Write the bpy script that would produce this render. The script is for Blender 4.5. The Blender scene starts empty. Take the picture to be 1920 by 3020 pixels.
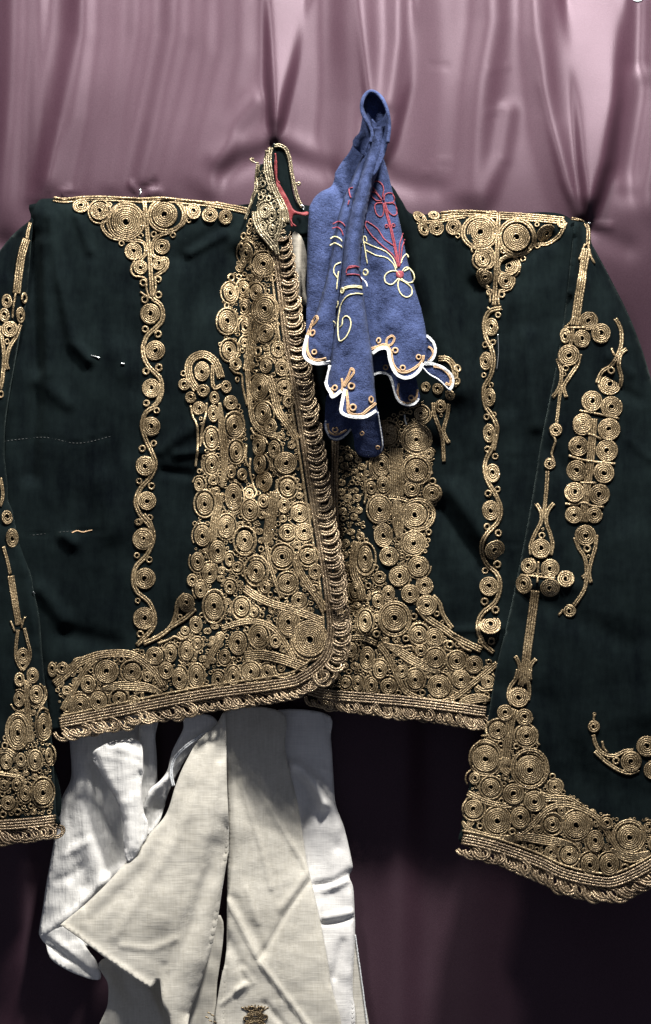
import bpy, math, random
import numpy as np
from mathutils import Vector, Matrix
from mathutils.geometry import delaunay_2d_cdt

random.seed(7); rng = np.random.default_rng(7)
SC = bpy.context.scene
COL = SC.collection

# ------------------------------------------------------------------ scale, camera, light
# All layout is measured in "u": 1 u = 0.35 mm on the plane of the garment; depth z (in u) grows towards the viewer.
S = 0.00035
DIST = 2.4
DP = DIST / S
ZC = 1.45
def W(x, y, z):
    f = (DP - z) / DP
    return np.stack([(x - 960) * f * S, -z * S + 0 * x, ZC + (1510 - y) * f * S], axis=-1)

cam_d = bpy.data.cameras.new('camera'); cam = bpy.data.objects.new('camera', cam_d); COL.objects.link(cam)
cam.location = (0, -DIST, ZC); cam.rotation_euler = (math.radians(90), 0, 0)
cam_d.sensor_fit = 'VERTICAL'; cam_d.sensor_height = 24; cam_d.lens = 24 * DIST / (3020 * S)
cam_d.clip_end = 50; SC.camera = cam

world = bpy.data.worlds.new('World'); SC.world = world; world.use_nodes = True
bg = world.node_tree.nodes['Background']; bg.inputs[0].default_value = (0.60, 0.64, 0.80, 1); bg.inputs[1].default_value = 0.16

def spot(name, loc, target, power, size, blend, radius, col):
    d = bpy.data.lights.new(name, 'SPOT'); d.energy = power; d.spot_size = math.radians(size); d.spot_blend = blend
    d.shadow_soft_size = radius; d.color = col
    o = bpy.data.objects.new(name, d); COL.objects.link(o); o.location = loc
    o.rotation_euler = (Vector(target) - Vector(loc)).to_track_quat('-Z', 'Y').to_euler()
spot('display_spotlight', (0.34, -0.72, ZC + 1.46), (0.04, 0, ZC + 0.0), 270, 70, 0.7, 0.09, (1.0, 0.96, 0.91))
spot('display_spotlight', (-0.42, -0.72, ZC + 1.44), (-0.04, 0, ZC + 0.06), 125, 68, 0.7, 0.09, (1.0, 0.96, 0.91))

vs = SC.view_settings; vs.view_transform = 'Standard'; vs.look = 'None'; vs.exposure = 0.2; vs.gamma = 1.0; vs.use_curve_mapping = False

# ------------------------------------------------------------------ materials
def mat(name):
    m = bpy.data.materials.new(name); m.use_nodes = True
    nt = m.node_tree; b = nt.nodes['Principled BSDF']
    return m, nt, b
def N(nt, typ, **kw):
    n = nt.nodes.new(typ)
    for k, v in kw.items(): setattr(n, k, v)
    return n
def L(nt, a, b): nt.links.new(a, b)
def noise(nt, vec, scale, detail=2, rough=0.5):
    n = N(nt, 'ShaderNodeTexNoise'); n.inputs['Scale'].default_value = scale; n.inputs['Detail'].default_value = detail
    n.inputs['Roughness'].default_value = rough
    if vec is not None: L(nt, vec, n.inputs['Vector'])
    return n.outputs['Fac']
def ramp(nt, fac, stops):
    r = N(nt, 'ShaderNodeValToRGB'); e = r.color_ramp.elements
    e[0].position, e[0].color = stops[0][0], (*stops[0][1], 1); e[1].position, e[1].color = stops[1][0], (*stops[1][1], 1)
    for p, c in stops[2:]:
        q = e.new(p); q.color = (*c, 1)
    L(nt, fac, r.inputs[0]); return r.outputs[0]
def bump(nt, h, strength, dist, b, prev=None):
    n = N(nt, 'ShaderNodeBump'); n.inputs['Strength'].default_value = strength; n.inputs['Distance'].default_value = dist
    L(nt, h, n.inputs['Height'])
    if prev is not None: L(nt, prev, n.inputs['Normal'])
    L(nt, n.outputs[0], b.inputs['Normal']); return n.outputs[0]
def math_n(nt, op, a, b):
    n = N(nt, 'ShaderNodeMath', operation=op)
    for i, v in enumerate((a, b)):
        if isinstance(v, (int, float)): n.inputs[i].default_value = v
        else: L(nt, v, n.inputs[i])
    return n.outputs[0]
def pos(nt, scale=(1, 1, 1), rot=(0, 0, 0)):
    g = N(nt, 'ShaderNodeNewGeometry'); mp = N(nt, 'ShaderNodeMapping')
    mp.inputs['Scale'].default_value = scale; mp.inputs['Rotation'].default_value = rot
    L(nt, g.outputs['Position'], mp.inputs[0]); return mp.outputs[0]

def gold_mat(name, lo, mid, hi, rough=0.36, metal=0.62):
    m, nt, b = mat(name); p = pos(nt)
    f = noise(nt, p, 900, 2, 0.6); g = noise(nt, p, 25, 3, 0.6)
    s = math_n(nt, 'ADD', math_n(nt, 'MULTIPLY', f, 0.75), math_n(nt, 'MULTIPLY', g, 0.45))
    c = ramp(nt, s, [(0.42, lo), (0.58, mid), (0.72, hi)]); L(nt, c, b.inputs['Base Color'])
    b.inputs['Metallic'].default_value = metal; b.inputs['Roughness'].default_value = rough
    bump(nt, noise(nt, p, 1000, 2, 0.7), 0.7, 0.0009, b)
    return m
GOLD = gold_mat('gold_thread', (0.052, 0.037, 0.021), (0.165, 0.118, 0.062), (0.54, 0.42, 0.25), 0.34, 0.55)
BRAID = gold_mat('braid_thread', (0.042, 0.029, 0.018), (0.130, 0.093, 0.057), (0.46, 0.355, 0.225), 0.28, 0.55)
DULL = gold_mat('tarnished_thread', (0.035, 0.03, 0.02), (0.12, 0.098, 0.06), (0.40, 0.34, 0.22), 0.3, 0.5)

def velvet():
    m, nt, b = mat('green_velvet'); p = pos(nt)
    f = noise(nt, p, 11, 6, 0.68); q = noise(nt, pos(nt, (1, 1, 0.25)), 60, 4, 0.7)
    s = math_n(nt, 'ADD', math_n(nt, 'MULTIPLY', f, 0.6), math_n(nt, 'MULTIPLY', q, 0.4))
    L(nt, ramp(nt, s, [(0.36, (0.0009, 0.0018, 0.0027)), (0.66, (0.0062, 0.0104, 0.0108))]), b.inputs['Base Color'])
    b.inputs['Roughness'].default_value = 0.95; b.inputs['Specular IOR Level'].default_value = 0.03
    b.inputs['Sheen Weight'].default_value = 0.06; b.inputs['Sheen Roughness'].default_value = 0.4
    b.inputs['Sheen Tint'].default_value = (0.32, 0.42, 0.40, 1)
    bump(nt, noise(nt, p, 1200, 2), 0.25, 0.0006, b, bump(nt, noise(nt, p, 16, 3, 0.5), 0.4, 0.012, b))
    return m
VELVET = velvet()

def satin():
    m, nt, b = mat('mauve_satin')
    p = pos(nt)
    w = noise(nt, p, 800, 2, 0.7)
    g = noise(nt, p, 6, 3)
    L(nt, ramp(nt, math_n(nt, 'ADD', math_n(nt, 'MULTIPLY', w, 0.5), math_n(nt, 'MULTIPLY', g, 0.5)),
              [(0.34, (0.034, 0.0142, 0.0225)), (0.66, (0.055, 0.0275, 0.0400))]), b.inputs['Base Color'])
    b.inputs['Roughness'].default_value = 0.45; b.inputs['Specular IOR Level'].default_value = 0.33
    b.inputs['Anisotropic'].default_value = 0.62
    tg = N(nt, 'ShaderNodeCombineXYZ'); tg.inputs[2].default_value = 1.0; L(nt, tg.outputs[0], b.inputs['Tangent'])
    b.inputs['Specular Tint'].default_value = (0.93, 0.92, 1.0, 1)
    b.inputs['Metallic'].default_value = 0.2
    bump(nt, noise(nt, p, 900, 2, 0.7), 0.22, 0.0005, b, bump(nt, noise(nt, p, 11, 2), 0.10, 0.006, b))
    return m
SATIN = satin()

def linen(name, lo, hi, tr, gloss=0.2, crepe=False, weave=620):
    m, nt, b = mat(name)
    vx = pos(nt, (1, 1, 0.05), (0, 0.12, 0)); vz = pos(nt, (0.05, 1, 1), (0, 0.12, 0))
    a = noise(nt, vx, weave, 2, 0.6); c = noise(nt, vz, weave, 2, 0.6)
    g = noise(nt, pos(nt), 16, 4, 0.6)
    s = math_n(nt, 'ADD', math_n(nt, 'MULTIPLY', math_n(nt, 'ADD', a, c), 0.3), math_n(nt, 'MULTIPLY', g, 0.4))
    L(nt, ramp(nt, s, [(0.36, lo), (0.64, hi)]), b.inputs['Base Color'])
    b.inputs['Roughness'].default_value = 0.75; b.inputs['Specular IOR Level'].default_value = gloss
    b.inputs['Sheen Weight'].default_value = 0.2
    n1 = bump(nt, math_n(nt, 'ADD', a, c), 0.35, 0.0006, b, bump(nt, noise(nt, pos(nt), 22, 3, 0.5), 0.4, 0.007, b))
    if crepe:
        bump(nt, noise(nt, pos(nt, (1, 1, 0.10), (0, -0.45, 0)), 160, 3, 0.6), 0.8, 0.0022, b, n1)
    if tr > 0:
        t = N(nt, 'ShaderNodeBsdfTranslucent'); t.inputs[0].default_value = (*hi, 1)
        mx = N(nt, 'ShaderNodeMixShader'); mx.inputs[0].default_value = tr
        out = nt.nodes['Material Output']; L(nt, b.outputs[0], mx.inputs[1]); L(nt, t.outputs[0], mx.inputs[2]); L(nt, mx.outputs[0], out.inputs[0])
    return m
CREAM = linen('cream_linen', (0.50, 0.475, 0.405), (0.70, 0.675, 0.60), 0.16)
WHITE = linen('white_cotton', (0.68, 0.67, 0.65), (0.86, 0.85, 0.82), 0.10, 0.4)
CREPE = linen('white_crepe', (0.66, 0.655, 0.63), (0.87, 0.865, 0.83), 0.12, 0.5, True)
LINING = linen('beige_lining', (0.28, 0.26, 0.22), (0.40, 0.37, 0.31), 0.0)

def denim():
    m, nt, b = mat('blue_wool_cloth'); p = pos(nt)
    f = noise(nt, p, 34, 7, 0.72); q = noise(nt, p, 800, 2, 0.7)
    s = math_n(nt, 'ADD', math_n(nt, 'MULTIPLY', f, 0.6), math_n(nt, 'MULTIPLY', q, 0.4))
    L(nt, ramp(nt, s, [(0.38, (0.008, 0.014, 0.044)), (0.64, (0.054, 0.078, 0.185))]), b.inputs['Base Color'])
    b.inputs['Roughness'].default_value = 0.85; b.inputs['Specular IOR Level'].default_value = 0.2
    b.inputs['Sheen Weight'].default_value = 0.06; b.inputs['Sheen Tint'].default_value = (0.6, 0.7, 1, 1)
    bump(nt, q, 0.8, 0.001, b, bump(nt, noise(nt, p, 45, 5, 0.6), 0.8, 0.006, b))
    return m
DENIM = denim()
def plain(name, col, rough=0.7, metal=0.0, var=0.5, sc=700):
    m, nt, b = mat(name)
    f = noise(nt, pos(nt), sc, 2, 0.6)
    L(nt, ramp(nt, f, [(0.3, tuple(c * (1 - var) for c in col)), (0.65, col)]), b.inputs['Base Color'])
    b.inputs['Roughness'].default_value = rough; b.inputs['Metallic'].default_value = metal
    bump(nt, f, 0.6, 0.0006, b)
    return m
RED = plain('red_wool_thread', (0.26, 0.035, 0.055)); REDCLOTH = plain('red_lining_cloth', (0.17, 0.012, 0.016))
IVORY = plain('ivory_thread', (0.72, 0.66, 0.38)); TAN = plain('tan_silk_thread', (0.55, 0.36, 0.20)); WHT = plain('white_cotton_cord', (0.85, 0.88, 0.90))
STEEL = plain('steel_pin', (0.42, 0.45, 0.45), 0.3, 0.9, 0.1); THREAD = plain('grey_sewing_thread', (0.03, 0.036, 0.036))
lampm, nt, b = mat('lamp_glow'); b.inputs['Base Color'].default_value = (1, 1, 1, 1)
b.inputs['Emission Color'].default_value = (0.9, 1, 0.97, 1); b.inputs['Emission Strength'].default_value = 1.6

# ------------------------------------------------------------------ geometry helpers
def cm(pts, n=8, closed=False):
    P = np.array(pts, float); m = len(P)
    if m < 3 and not closed:
        t = np.linspace(0, 1, n + 1)[:, None]; return P[0] + (P[-1] - P[0]) * t
    out = []
    segs = m if closed else m - 1
    for i in range(segs):
        if closed: a, b, c, d = P[(i - 1) % m], P[i], P[(i + 1) % m], P[(i + 2) % m]
        else: a, b, c, d = P[max(i - 1, 0)], P[i], P[i + 1], P[min(i + 2, m - 1)]
        for k in range(n):
            t = k / n
            out.append(0.5 * (2 * b + (c - a) * t + (2 * a - 5 * b + 4 * c - d) * t * t + (3 * b - a - 3 * c + d) * t ** 3))
    if not closed: out.append(P[-1])
    return np.array(out)
def resample(P, step, closed=False):
    P = np.array(P, float)
    if closed: P = np.vstack([P, P[:1]])
    d = np.r_[0, np.cumsum(np.hypot(*np.diff(P[:, :2], axis=0).T))]
    n = max(2, int(round(d[-1] / step)) + 1)
    t = np.linspace(0, d[-1], n)
    Q = np.stack([np.interp(t, d, P[:, k]) for k in range(P.shape[1])], 1)
    return Q[:-1] if closed else Q
def pdist(x, y, pts):
    P = np.array(pts, float); best = np.full(np.shape(x), 1e9)
    for (ax, ay), (bx, by) in zip(P[:-1], P[1:]):
        dx, dy = bx - ax, by - ay; l2 = dx * dx + dy * dy + 1e-9
        t = np.clip(((x - ax) * dx + (y - ay) * dy) / l2, 0, 1)
        best = np.minimum(best, np.hypot(x - ax - t * dx, y - ay - t * dy))
    return best
def ridge(x, y, pts, amp, w): return amp * np.exp(-(pdist(x, y, pts) / w) ** 2)
def roll(x, y, pts, r, amp):
    u = 0.95 * (1 - np.clip(pdist(x, y, pts) / r, 0, 1)); return -amp * (1 - np.sqrt(np.maximum(1 - u * u, 0)))
def sig(t): return 1 / (1 + np.exp(-np.clip(t, -30, 30)))
def inside(x, y, poly):
    P = np.array(poly, float); r = np.zeros(np.shape(x), bool); j = len(P) - 1
    for i in range(len(P)):
        xi, yi, xj, yj = *P[i], *P[j]
        c = ((yi > y) != (yj > y)) & (x < (xj - xi) * (y - yi) / (yj - yi + 1e-12) + xi)
        r ^= c; j = i
    return r
_wob = [(rng.uniform(0, 6.28), rng.uniform(0, 6.28), rng.uniform(-1, 1), rng.uniform(-1, 1)) for _ in range(14)]
def wob(x, y, scale, amp, seed=0):
    s = 0
    for i in range(5):
        a, b_, c, d = _wob[(i + seed) % 14]
        k = (1 + 0.45 * i) / scale
        s = s + np.sin(x * k * (0.6 + c) + a + 1.7 * np.sin(y * k * 0.5 + b_)) * np.sin(y * k * (0.6 + d) + b_) / (1 + 0.5 * i)
    return amp * s

def link_mesh(name, verts, faces, material, parent=None, smooth=True):
    me = bpy.data.meshes.new(name); me.from_pydata([tuple(v) for v in verts], [], [tuple(int(i) for i in f) for f in faces])
    if smooth: me.polygons.foreach_set('use_smooth', [True] * len(me.polygons))
    me.materials.append(material); me.update()
    o = bpy.data.objects.new(name, me); COL.objects.link(o)
    if parent is not None: o.parent = parent
    return o
def tag(o, label, cat, group=None, kind=None):
    if kind: o['kind'] = kind
    if label: o['label'] = label
    if cat: o['category'] = cat
    if group: o['group'] = group
def empty(name, label, cat, loc=(0, 0, 0)):
    o = bpy.data.objects.new(name, None); COL.objects.link(o); tag(o, label, cat); o.empty_display_size = 0.05
    return o

def cloth(name, outline, H, material, parent, step=11, thick=5, smooth_n=6, curve=True):
    B = cm(outline, smooth_n, True) if curve else np.array(outline, float)
    B = resample(B, step * 0.8, True)
    x0, y0 = B.min(0); x1, y1 = B.max(0)
    gx, gy = np.meshgrid(np.arange(x0, x1, step), np.arange(y0, y1, step * 0.87))
    gx = gx + (np.arange(gx.shape[0]) % 2)[:, None] * step * 0.5
    gx, gy = gx.ravel(), gy.ravel()
    k = inside(gx, gy, B); gx, gy = gx[k], gy[k]
    k = pdist(gx, gy, np.vstack([B, B[:1]])) > step * 0.5; gx, gy = gx[k], gy[k]
    allp = np.vstack([B, np.stack([gx, gy], 1)])
    n = len(B)
    r = delaunay_2d_cdt([Vector(p) for p in allp.tolist()], [(i, (i + 1) % n) for i in range(n)], [list(range(n))], 1, 1e-4)
    V = np.array([tuple(v) for v in r[0]]); F = r[2]
    fa = []
    for f in F:
        a, b_, c = V[f[0]], V[f[1]], V[f[2]]
        cr = (b_[0] - a[0]) * (c[1] - a[1]) - (b_[1] - a[1]) * (c[0] - a[0])
        fa.append(f[::-1] if cr > 0 else f)      # face the viewer
    o = link_mesh(name, W(V[:, 0], V[:, 1], H(V[:, 0], V[:, 1])), fa, material, parent)
    if thick:
        md = o.modifiers.new('thickness', 'SOLIDIFY'); md.thickness = thick * S; md.offset = -1
    return o

def tube_verts(P3, Nn, ra, rb, k=5, cap=True):
    """P3 (n,3) centreline, Nn (n,3) surface normal, ra in-plane radius, rb radius along the normal"""
    n = len(P3); T = np.gradient(P3, axis=0); T /= np.linalg.norm(T, axis=1)[:, None] + 1e-12
    Bn = np.cross(T, Nn); Bn /= np.linalg.norm(Bn, axis=1)[:, None] + 1e-12
    Nv = np.cross(Bn, T)
    a = np.arange(k) * 2 * math.pi / k
    ra = np.broadcast_to(ra, n); rb = np.broadcast_to(rb, n)
    V = P3[:, None, :] + Bn[:, None, :] * (np.cos(a)[None, :, None] * ra[:, None, None]) + Nv[:, None, :] * (np.sin(a)[None, :, None] * rb[:, None, None])
    F = []
    for i in range(n - 1):
        for j in range(k):
            F.append((i * k + j, i * k + (j + 1) % k, (i + 1) * k + (j + 1) % k, (i + 1) * k + j))
    if cap: F += [tuple(range(k))[::-1], tuple(range((n - 1) * k, n * k))]
    return V.reshape(-1, 3), F
class MB:
    def __init__(s): s.v, s.f, s.n = [], [], 0
    def add(s, V, F):
        s.v.append(V); s.f += [tuple(i + s.n for i in f) for f in F]; s.n += len(V)
    def build(s, name, m, parent): return link_mesh(name, np.vstack(s.v), s.f, m, parent)
def normals(H, x, y):
    e = 3.0
    p = W(x, y, H(x, y)); px = W(x + e, y, H(x + e, y)) - p; py = W(x, y + e, H(x, y + e)) - p
    n = np.cross(px, py); n /= np.linalg.norm(n, axis=-1)[..., None] + 1e-12
    n = np.where(n[..., 1:2] > 0, -n, n); return n

# ------------------------------------------------------------------ embroidery helpers
VIEW = {  # origin and magnification of the tracing sheets
 'A': (0, 500, 2.187), 'B': (850, 800, 2.784), 'C': (350, 950, 2.355), 'D': (350, 1500, 2.041), 'E': (960, 1250, 2.534),
 'F': (1180, 580, 2.069), 'G': (1350, 1250, 2.686), 'H': (1300, 1950, 2.469), 'I': (0, 1400, 2.076), 'J': (0, 1880, 2.552),
 'K': (850, 250, 2.784), 'Q': (600, 400, 3.062), 'X': (100, 2080, 2.5615), 'Y': (560, 2080, 2.5625), 'S': (0, 0, 1.0)}
COILS = {}
def coil_mesh(n, m):
    key = (n, m.name)
    if key in COILS: return COILS[key]
    r0 = 0.15 if n > 1 else 0.45
    pitch = (1 - r0) / (n + 0.5); hw = pitch * 0.455
    seg = 22; tot = int(n * seg + seg * 0.5)
    t = np.arange(tot + 1) / seg
    if n == 1: t = np.arange(int(seg * 1.25) + 1) / seg; r = np.full(len(t), 0.70); hw = 0.26
    else: r = r0 + hw * 0.5 + np.minimum(t, n) * pitch + (t > n) * 0
    if n > 1: r = np.minimum(r, 1 - hw)
    a = t * 2 * math.pi
    P = np.stack([r * np.cos(a), r * np.sin(a), np.full(len(t), hw * 0.5) + (0.10 * (1 - r) if n > 1 else 0)], 1)
    V, F = tube_verts(P, np.tile([0, 0, 1.0], (len(t), 1)), hw, hw * 0.85, 5)
    me = bpy.data.meshes.new('coil'); me.from_pydata([tuple(v) for v in V], [], F)
    me.polygons.foreach_set('use_smooth', [True] * len(me.polygons)); me.materials.append(m); me.update()
    COILS[key] = me; return me
PLACED = {}   # panel name -> list of (x,y,rx,ry)
def coil(panel, H, x, y, rx, ry, m=None, name=None):
    m = m or GOLD
    r = math.sqrt(rx * ry); n = int(np.clip(round(r / 6.4 - 0.6), 1, 7))
    nm = normals(H, np.array([x]), np.array([y]))[0]; p = W(np.array([x]), np.array([y]), H(np.array([x]), np.array([y])))[0]
    nm = nm + rng.normal(0, 0.022, 3); nm /= np.linalg.norm(nm)
    ax = np.array([1.0, 0, 0]); ax = ax - nm * ax.dot(nm); ax /= np.linalg.norm(ax); ay = np.cross(nm, ax)
    f = (DP - 0) / DP
    sx = rx * S / max(0.5, abs(ax[0])); sy = ry * S / max(0.5, abs(ay[2])); sz = 0.85 * math.sqrt(rx * ry) * S
    th = rng.uniform(0, 6.28); fl = rng.choice([-1, 1])
    # spin inside the ellipse: bake only for round coils, so no shear is needed
    R = Matrix(((ax[0], ay[0], nm[0]), (ax[1], ay[1], nm[1]), (ax[2], ay[2], nm[2])))
    o = bpy.data.objects.new(name or ('coil' if r > 12.5 else 'cord_ring'), coil_mesh(n, m)); COL.objects.link(o); o.parent = panel
    M = Matrix.Translation(Vector(p + nm * (1.6 + 0.03 * r) * S)) @ R.to_4x4()
    if abs(rx / ry - 1) < 0.12: M = M @ Matrix.Rotation(th, 4, 'Z'); sx = sy = (sx + sy) / 2
    elif rng.random() < 0.5: M = M @ Matrix.Rotation(math.pi, 4, 'Z')
    o.matrix_basis = M @ Matrix.Diagonal((sx, sy, sz, 1))
    PLACED.setdefault(panel.name, []).append((x, y, rx, ry))
def coils(panel, H, v, data, m=None):
    ox, oy, s = VIEW[v]; s = s
    for d in data:
        x, y, rx = d[:3]; ry = d[3] if len(d) > 3 else rx
        coil(panel, H, ox + x / s, oy + y / s, 1.04 * rx / s, 1.04 * ry / s, m)
def cord(panel, H, v, strands, w, pts, m=None, name='cord', closed=False, lift=0.5, ends=True, smooth=8, taper=False, mb=None):
    """strands side-by-side cords, each w wide (u), along traced points"""
    m = m or GOLD; ox, oy, s = VIEW[v]
    P = np.array(pts, float) / s + np.array([ox, oy])
    C = cm(P, smooth, closed)
    if closed: C = np.vstack([C, C[:2]])
    C = resample(C, max(3.5, w * 0.7))
    T = np.gradient(C, axis=0); T /= np.linalg.norm(T, axis=1)[:, None] + 1e-9
    Nn = np.stack([-T[:, 1], T[:, 0]], 1)
    own = mb is None
    mb = mb or MB()
    k = np.linspace(0, 1, len(C))
    for i in range(strands):
        off = (i - (strands - 1) / 2) * w
        if taper: offs = off * (0.15 + 0.85 * np.sin(np.pi * np.clip(k, 0, 1)) ** 0.7)
        else: offs = np.full(len(C), off)
        Q = C + Nn * (offs + rng.normal(0, 0.25, len(C)))[:, None]
        nn = normals(H, Q[:, 0], Q[:, 1]); P3 = W(Q[:, 0], Q[:, 1], H(Q[:, 0], Q[:, 1])) + nn * (w * lift * 0.6 * S)
        rr = w * 0.54 * S * (1 + 0.10 * np.sin(np.arange(len(C)) * 2.1 + i))
        V, F = tube_verts(P3, nn, rr, rr * 0.9, 5); mb.add(V, F)
    if own: return mb.build(name, m, panel)
def ring(panel, H, v, x, y, rx, ry, strands=1, w=6, m=None):
    a = np.linspace(0, 2 * math.pi, 14)[:-1] + rng.uniform(0, 1)
    cord(panel, H, v, strands, w, np.stack([x + rx * np.cos(a), y + ry * np.sin(a)], 1), m, 'ring_cord', True, smooth=4)
GAPS = [[(656, 1031), (685, 1094), (711, 1120), (724, 1188), (732, 1247), (738, 1298), (736, 1360), (744, 1420)], [(600, 1745), (575, 1800), (520, 1850), (450, 1885), (360, 1905)],
        [(1074, 1471), (1082, 1526), (1094, 1585), (1118, 1645), (1149, 1716), (1181, 1759), (1228, 1802), (1315, 1866), (1418, 1925)]]
def filler(panel, H, poly, rmin=5, rmax=15, tries=5000, m=None, name='filler_embroidery', gap=-1.2, extra=()):
    """tiny rings and knots packed between the coils, joined (too small to pick apart)"""
    P = np.array(poly, float); x0, y0 = P.min(0); x1, y1 = P.max(0)
    ex = [(a, b_, c, d) for a, b_, c, d in PLACED.get(panel.name, [])] + list(extra)
    mb = MB(); mine = []
    E = np.array(ex) if ex else np.zeros((0, 4))
    xs = rng.uniform(x0, x1, tries); ys = rng.uniform(y0, y1, tries)
    ok = inside(xs, ys, poly); xs, ys = xs[ok], ys[ok]
    db = pdist(xs, ys, np.vstack([P, P[:1]]))
    for gp in GAPS: db = np.minimum(db, pdist(xs, ys, gp) - 8)
    M_ = np.zeros((0, 3))
    for x, y, d in zip(xs, ys, db):
        r = min(rmax, d)
        if len(E):
            dx, dy = x - E[:, 0], y - E[:, 1]; q = np.hypot(dx / E[:, 2], dy / E[:, 3])
            r = min(r, float(np.min((q - 1) * np.minimum(E[:, 2], E[:, 3]))) - gap)
        if len(M_): r = min(r, float(np.min(np.hypot(x - M_[:, 0], y - M_[:, 1]) - M_[:, 2])) - gap)
        if r < rmin: continue
        M_ = np.vstack([M_, [x, y, r]])
    oc = MB()
    for x, y, rx, ry in PLACED.get(panel.name, []):
        if math.sqrt(rx * ry) < 13 or not inside(np.array([x]), np.array([y]), poly)[0]: continue
        for q in ((5.0, 10.5) if rng.random() < 0.25 else (5.0,)):
            a0 = rng.uniform(0, 6.28); a_ = a0 + np.linspace(0, rng.uniform(2.0, 4.6), 12)
            X, Y = x + (rx + q) * np.cos(a_), y + (ry + q) * np.sin(a_)
            if min(pdist(X, Y, gp).min() for gp in GAPS) < 11: continue
            cord(panel, H, 'S', 1, 5, np.stack([X, Y], 1), m, smooth=3, mb=oc, lift=0.0 if q > 6 else 0.3)
    if oc.n:
        o = oc.build('outline_cords', m or GOLD, panel); o['kind'] = 'stuff'
    for x, y, r in M_:
        n = int(np.clip(round(r / 5.0 - 0.6), 1, 3)); me = coil_mesh(n, m or GOLD)
        nv = len(me.vertices); co = np.empty(nv * 3); me.vertices.foreach_get('co', co); co = co.reshape(-1, 3)
        th = rng.uniform(0, 6.28); c, s_ = math.cos(th), math.sin(th)
        el = rng.uniform(0.75, 1.0)
        u = (co[:, 0] * c - co[:, 1] * s_) * r; v_ = (co[:, 0] * s_ + co[:, 1] * c) * r * el
        X, Y = x + u, y + v_
        nn = normals(H, np.array([x]), np.array([y]))[0]
        V = W(X, Y, H(X, Y)) + nn[None, :] * (co[:, 2:3] * r * S)
        mb.add(V, [tuple(p.vertices) for p in me.polygons])
    if mb.n:
        o = mb.build(name, m or GOLD, panel); o['kind'] = 'stuff'
LOOPS = {}
def loop_mesh(m):
    if m.name in LOOPS: return LOOPS[m.name]
    pts = np.array([(-0.05, -0.50, 0.30), (0.35, -0.50, 0.50), (0.78, -0.30, 0.55), (1.0, 0.10, 0.46), (0.92, 0.46, 0.28), (0.58, 0.58, 0.10), (0.22, 0.44, 0.02), (-0.05, 0.26, -0.04)])
    C = cm(pts, 4); mb = MB()
    for off in (-0.105, 0.105):
        T = np.gradient(C, axis=0); nrm = np.stack([-T[:, 1], T[:, 0], 0 * T[:, 0]], 1); nrm /= np.linalg.norm(nrm, axis=1)[:, None] + 1e-9
        V, F = tube_verts(C + nrm * off, np.tile([0, 0, 1.0], (len(C), 1)), 0.10, 0.15, 6); mb.add(V, F)
    V = np.vstack(mb.v); me = bpy.data.meshes.new('braid_loop'); me.from_pydata([tuple(v) for v in V], [], mb.f)
    me.polygons.foreach_set('use_smooth', [True] * len(me.polygons)); me.materials.append(m); me.update()
    LOOPS[m.name] = me; return me
def edging(panel, H, path, pitch, length, m=None, side=1, lean=0.0):
    """looped braid along an edge: one object per loop"""
    m = m or BRAID
    C = resample(cm(path, 8), pitch); T = np.gradient(C, axis=0); T /= np.linalg.norm(T, axis=1)[:, None]
    for k_, ((x, y), t) in enumerate(zip(C, T)):
        out = np.array([t[1], -t[0]]) * side; q = out + t * lean; q /= np.linalg.norm(q)
        p = W(np.array([x]), np.array([y]), H(np.array([x]), np.array([y])))[0] + rng.normal(0, 1.0 * S, 3)
        ax = np.array([q[0], 0, -q[1]]); al = np.array([-q[1], 0, -q[0]]) ; nm = np.cross(ax, al)
        if nm[1] > 0: al = -al; nm = -nm
        R = Matrix(((ax[0], al[0], nm[0]), (ax[1], al[1], nm[1]), (ax[2], al[2], nm[2])))
        o = bpy.data.objects.new('braid_loop', loop_mesh(m)); COL.objects.link(o); o.parent = panel
        l = length * rng.uniform(0.9, 1.1) * (0.7 + 0.3 * min(1, k_ / 12))
        o.matrix_basis = Matrix.Translation(Vector(p)) @ R.to_4x4() @ Matrix.Rotation(rng.normal(0, 0.13), 4, 'Z') @ Matrix.Rotation(rng.normal(0, 0.16), 4, 'X') @ Matrix.Rotation(rng.normal(0, 0.10), 4, 'Y') @ Matrix.Diagonal((l * S, pitch * 1.5 * S, pitch * 0.85 * S, 1))

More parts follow.
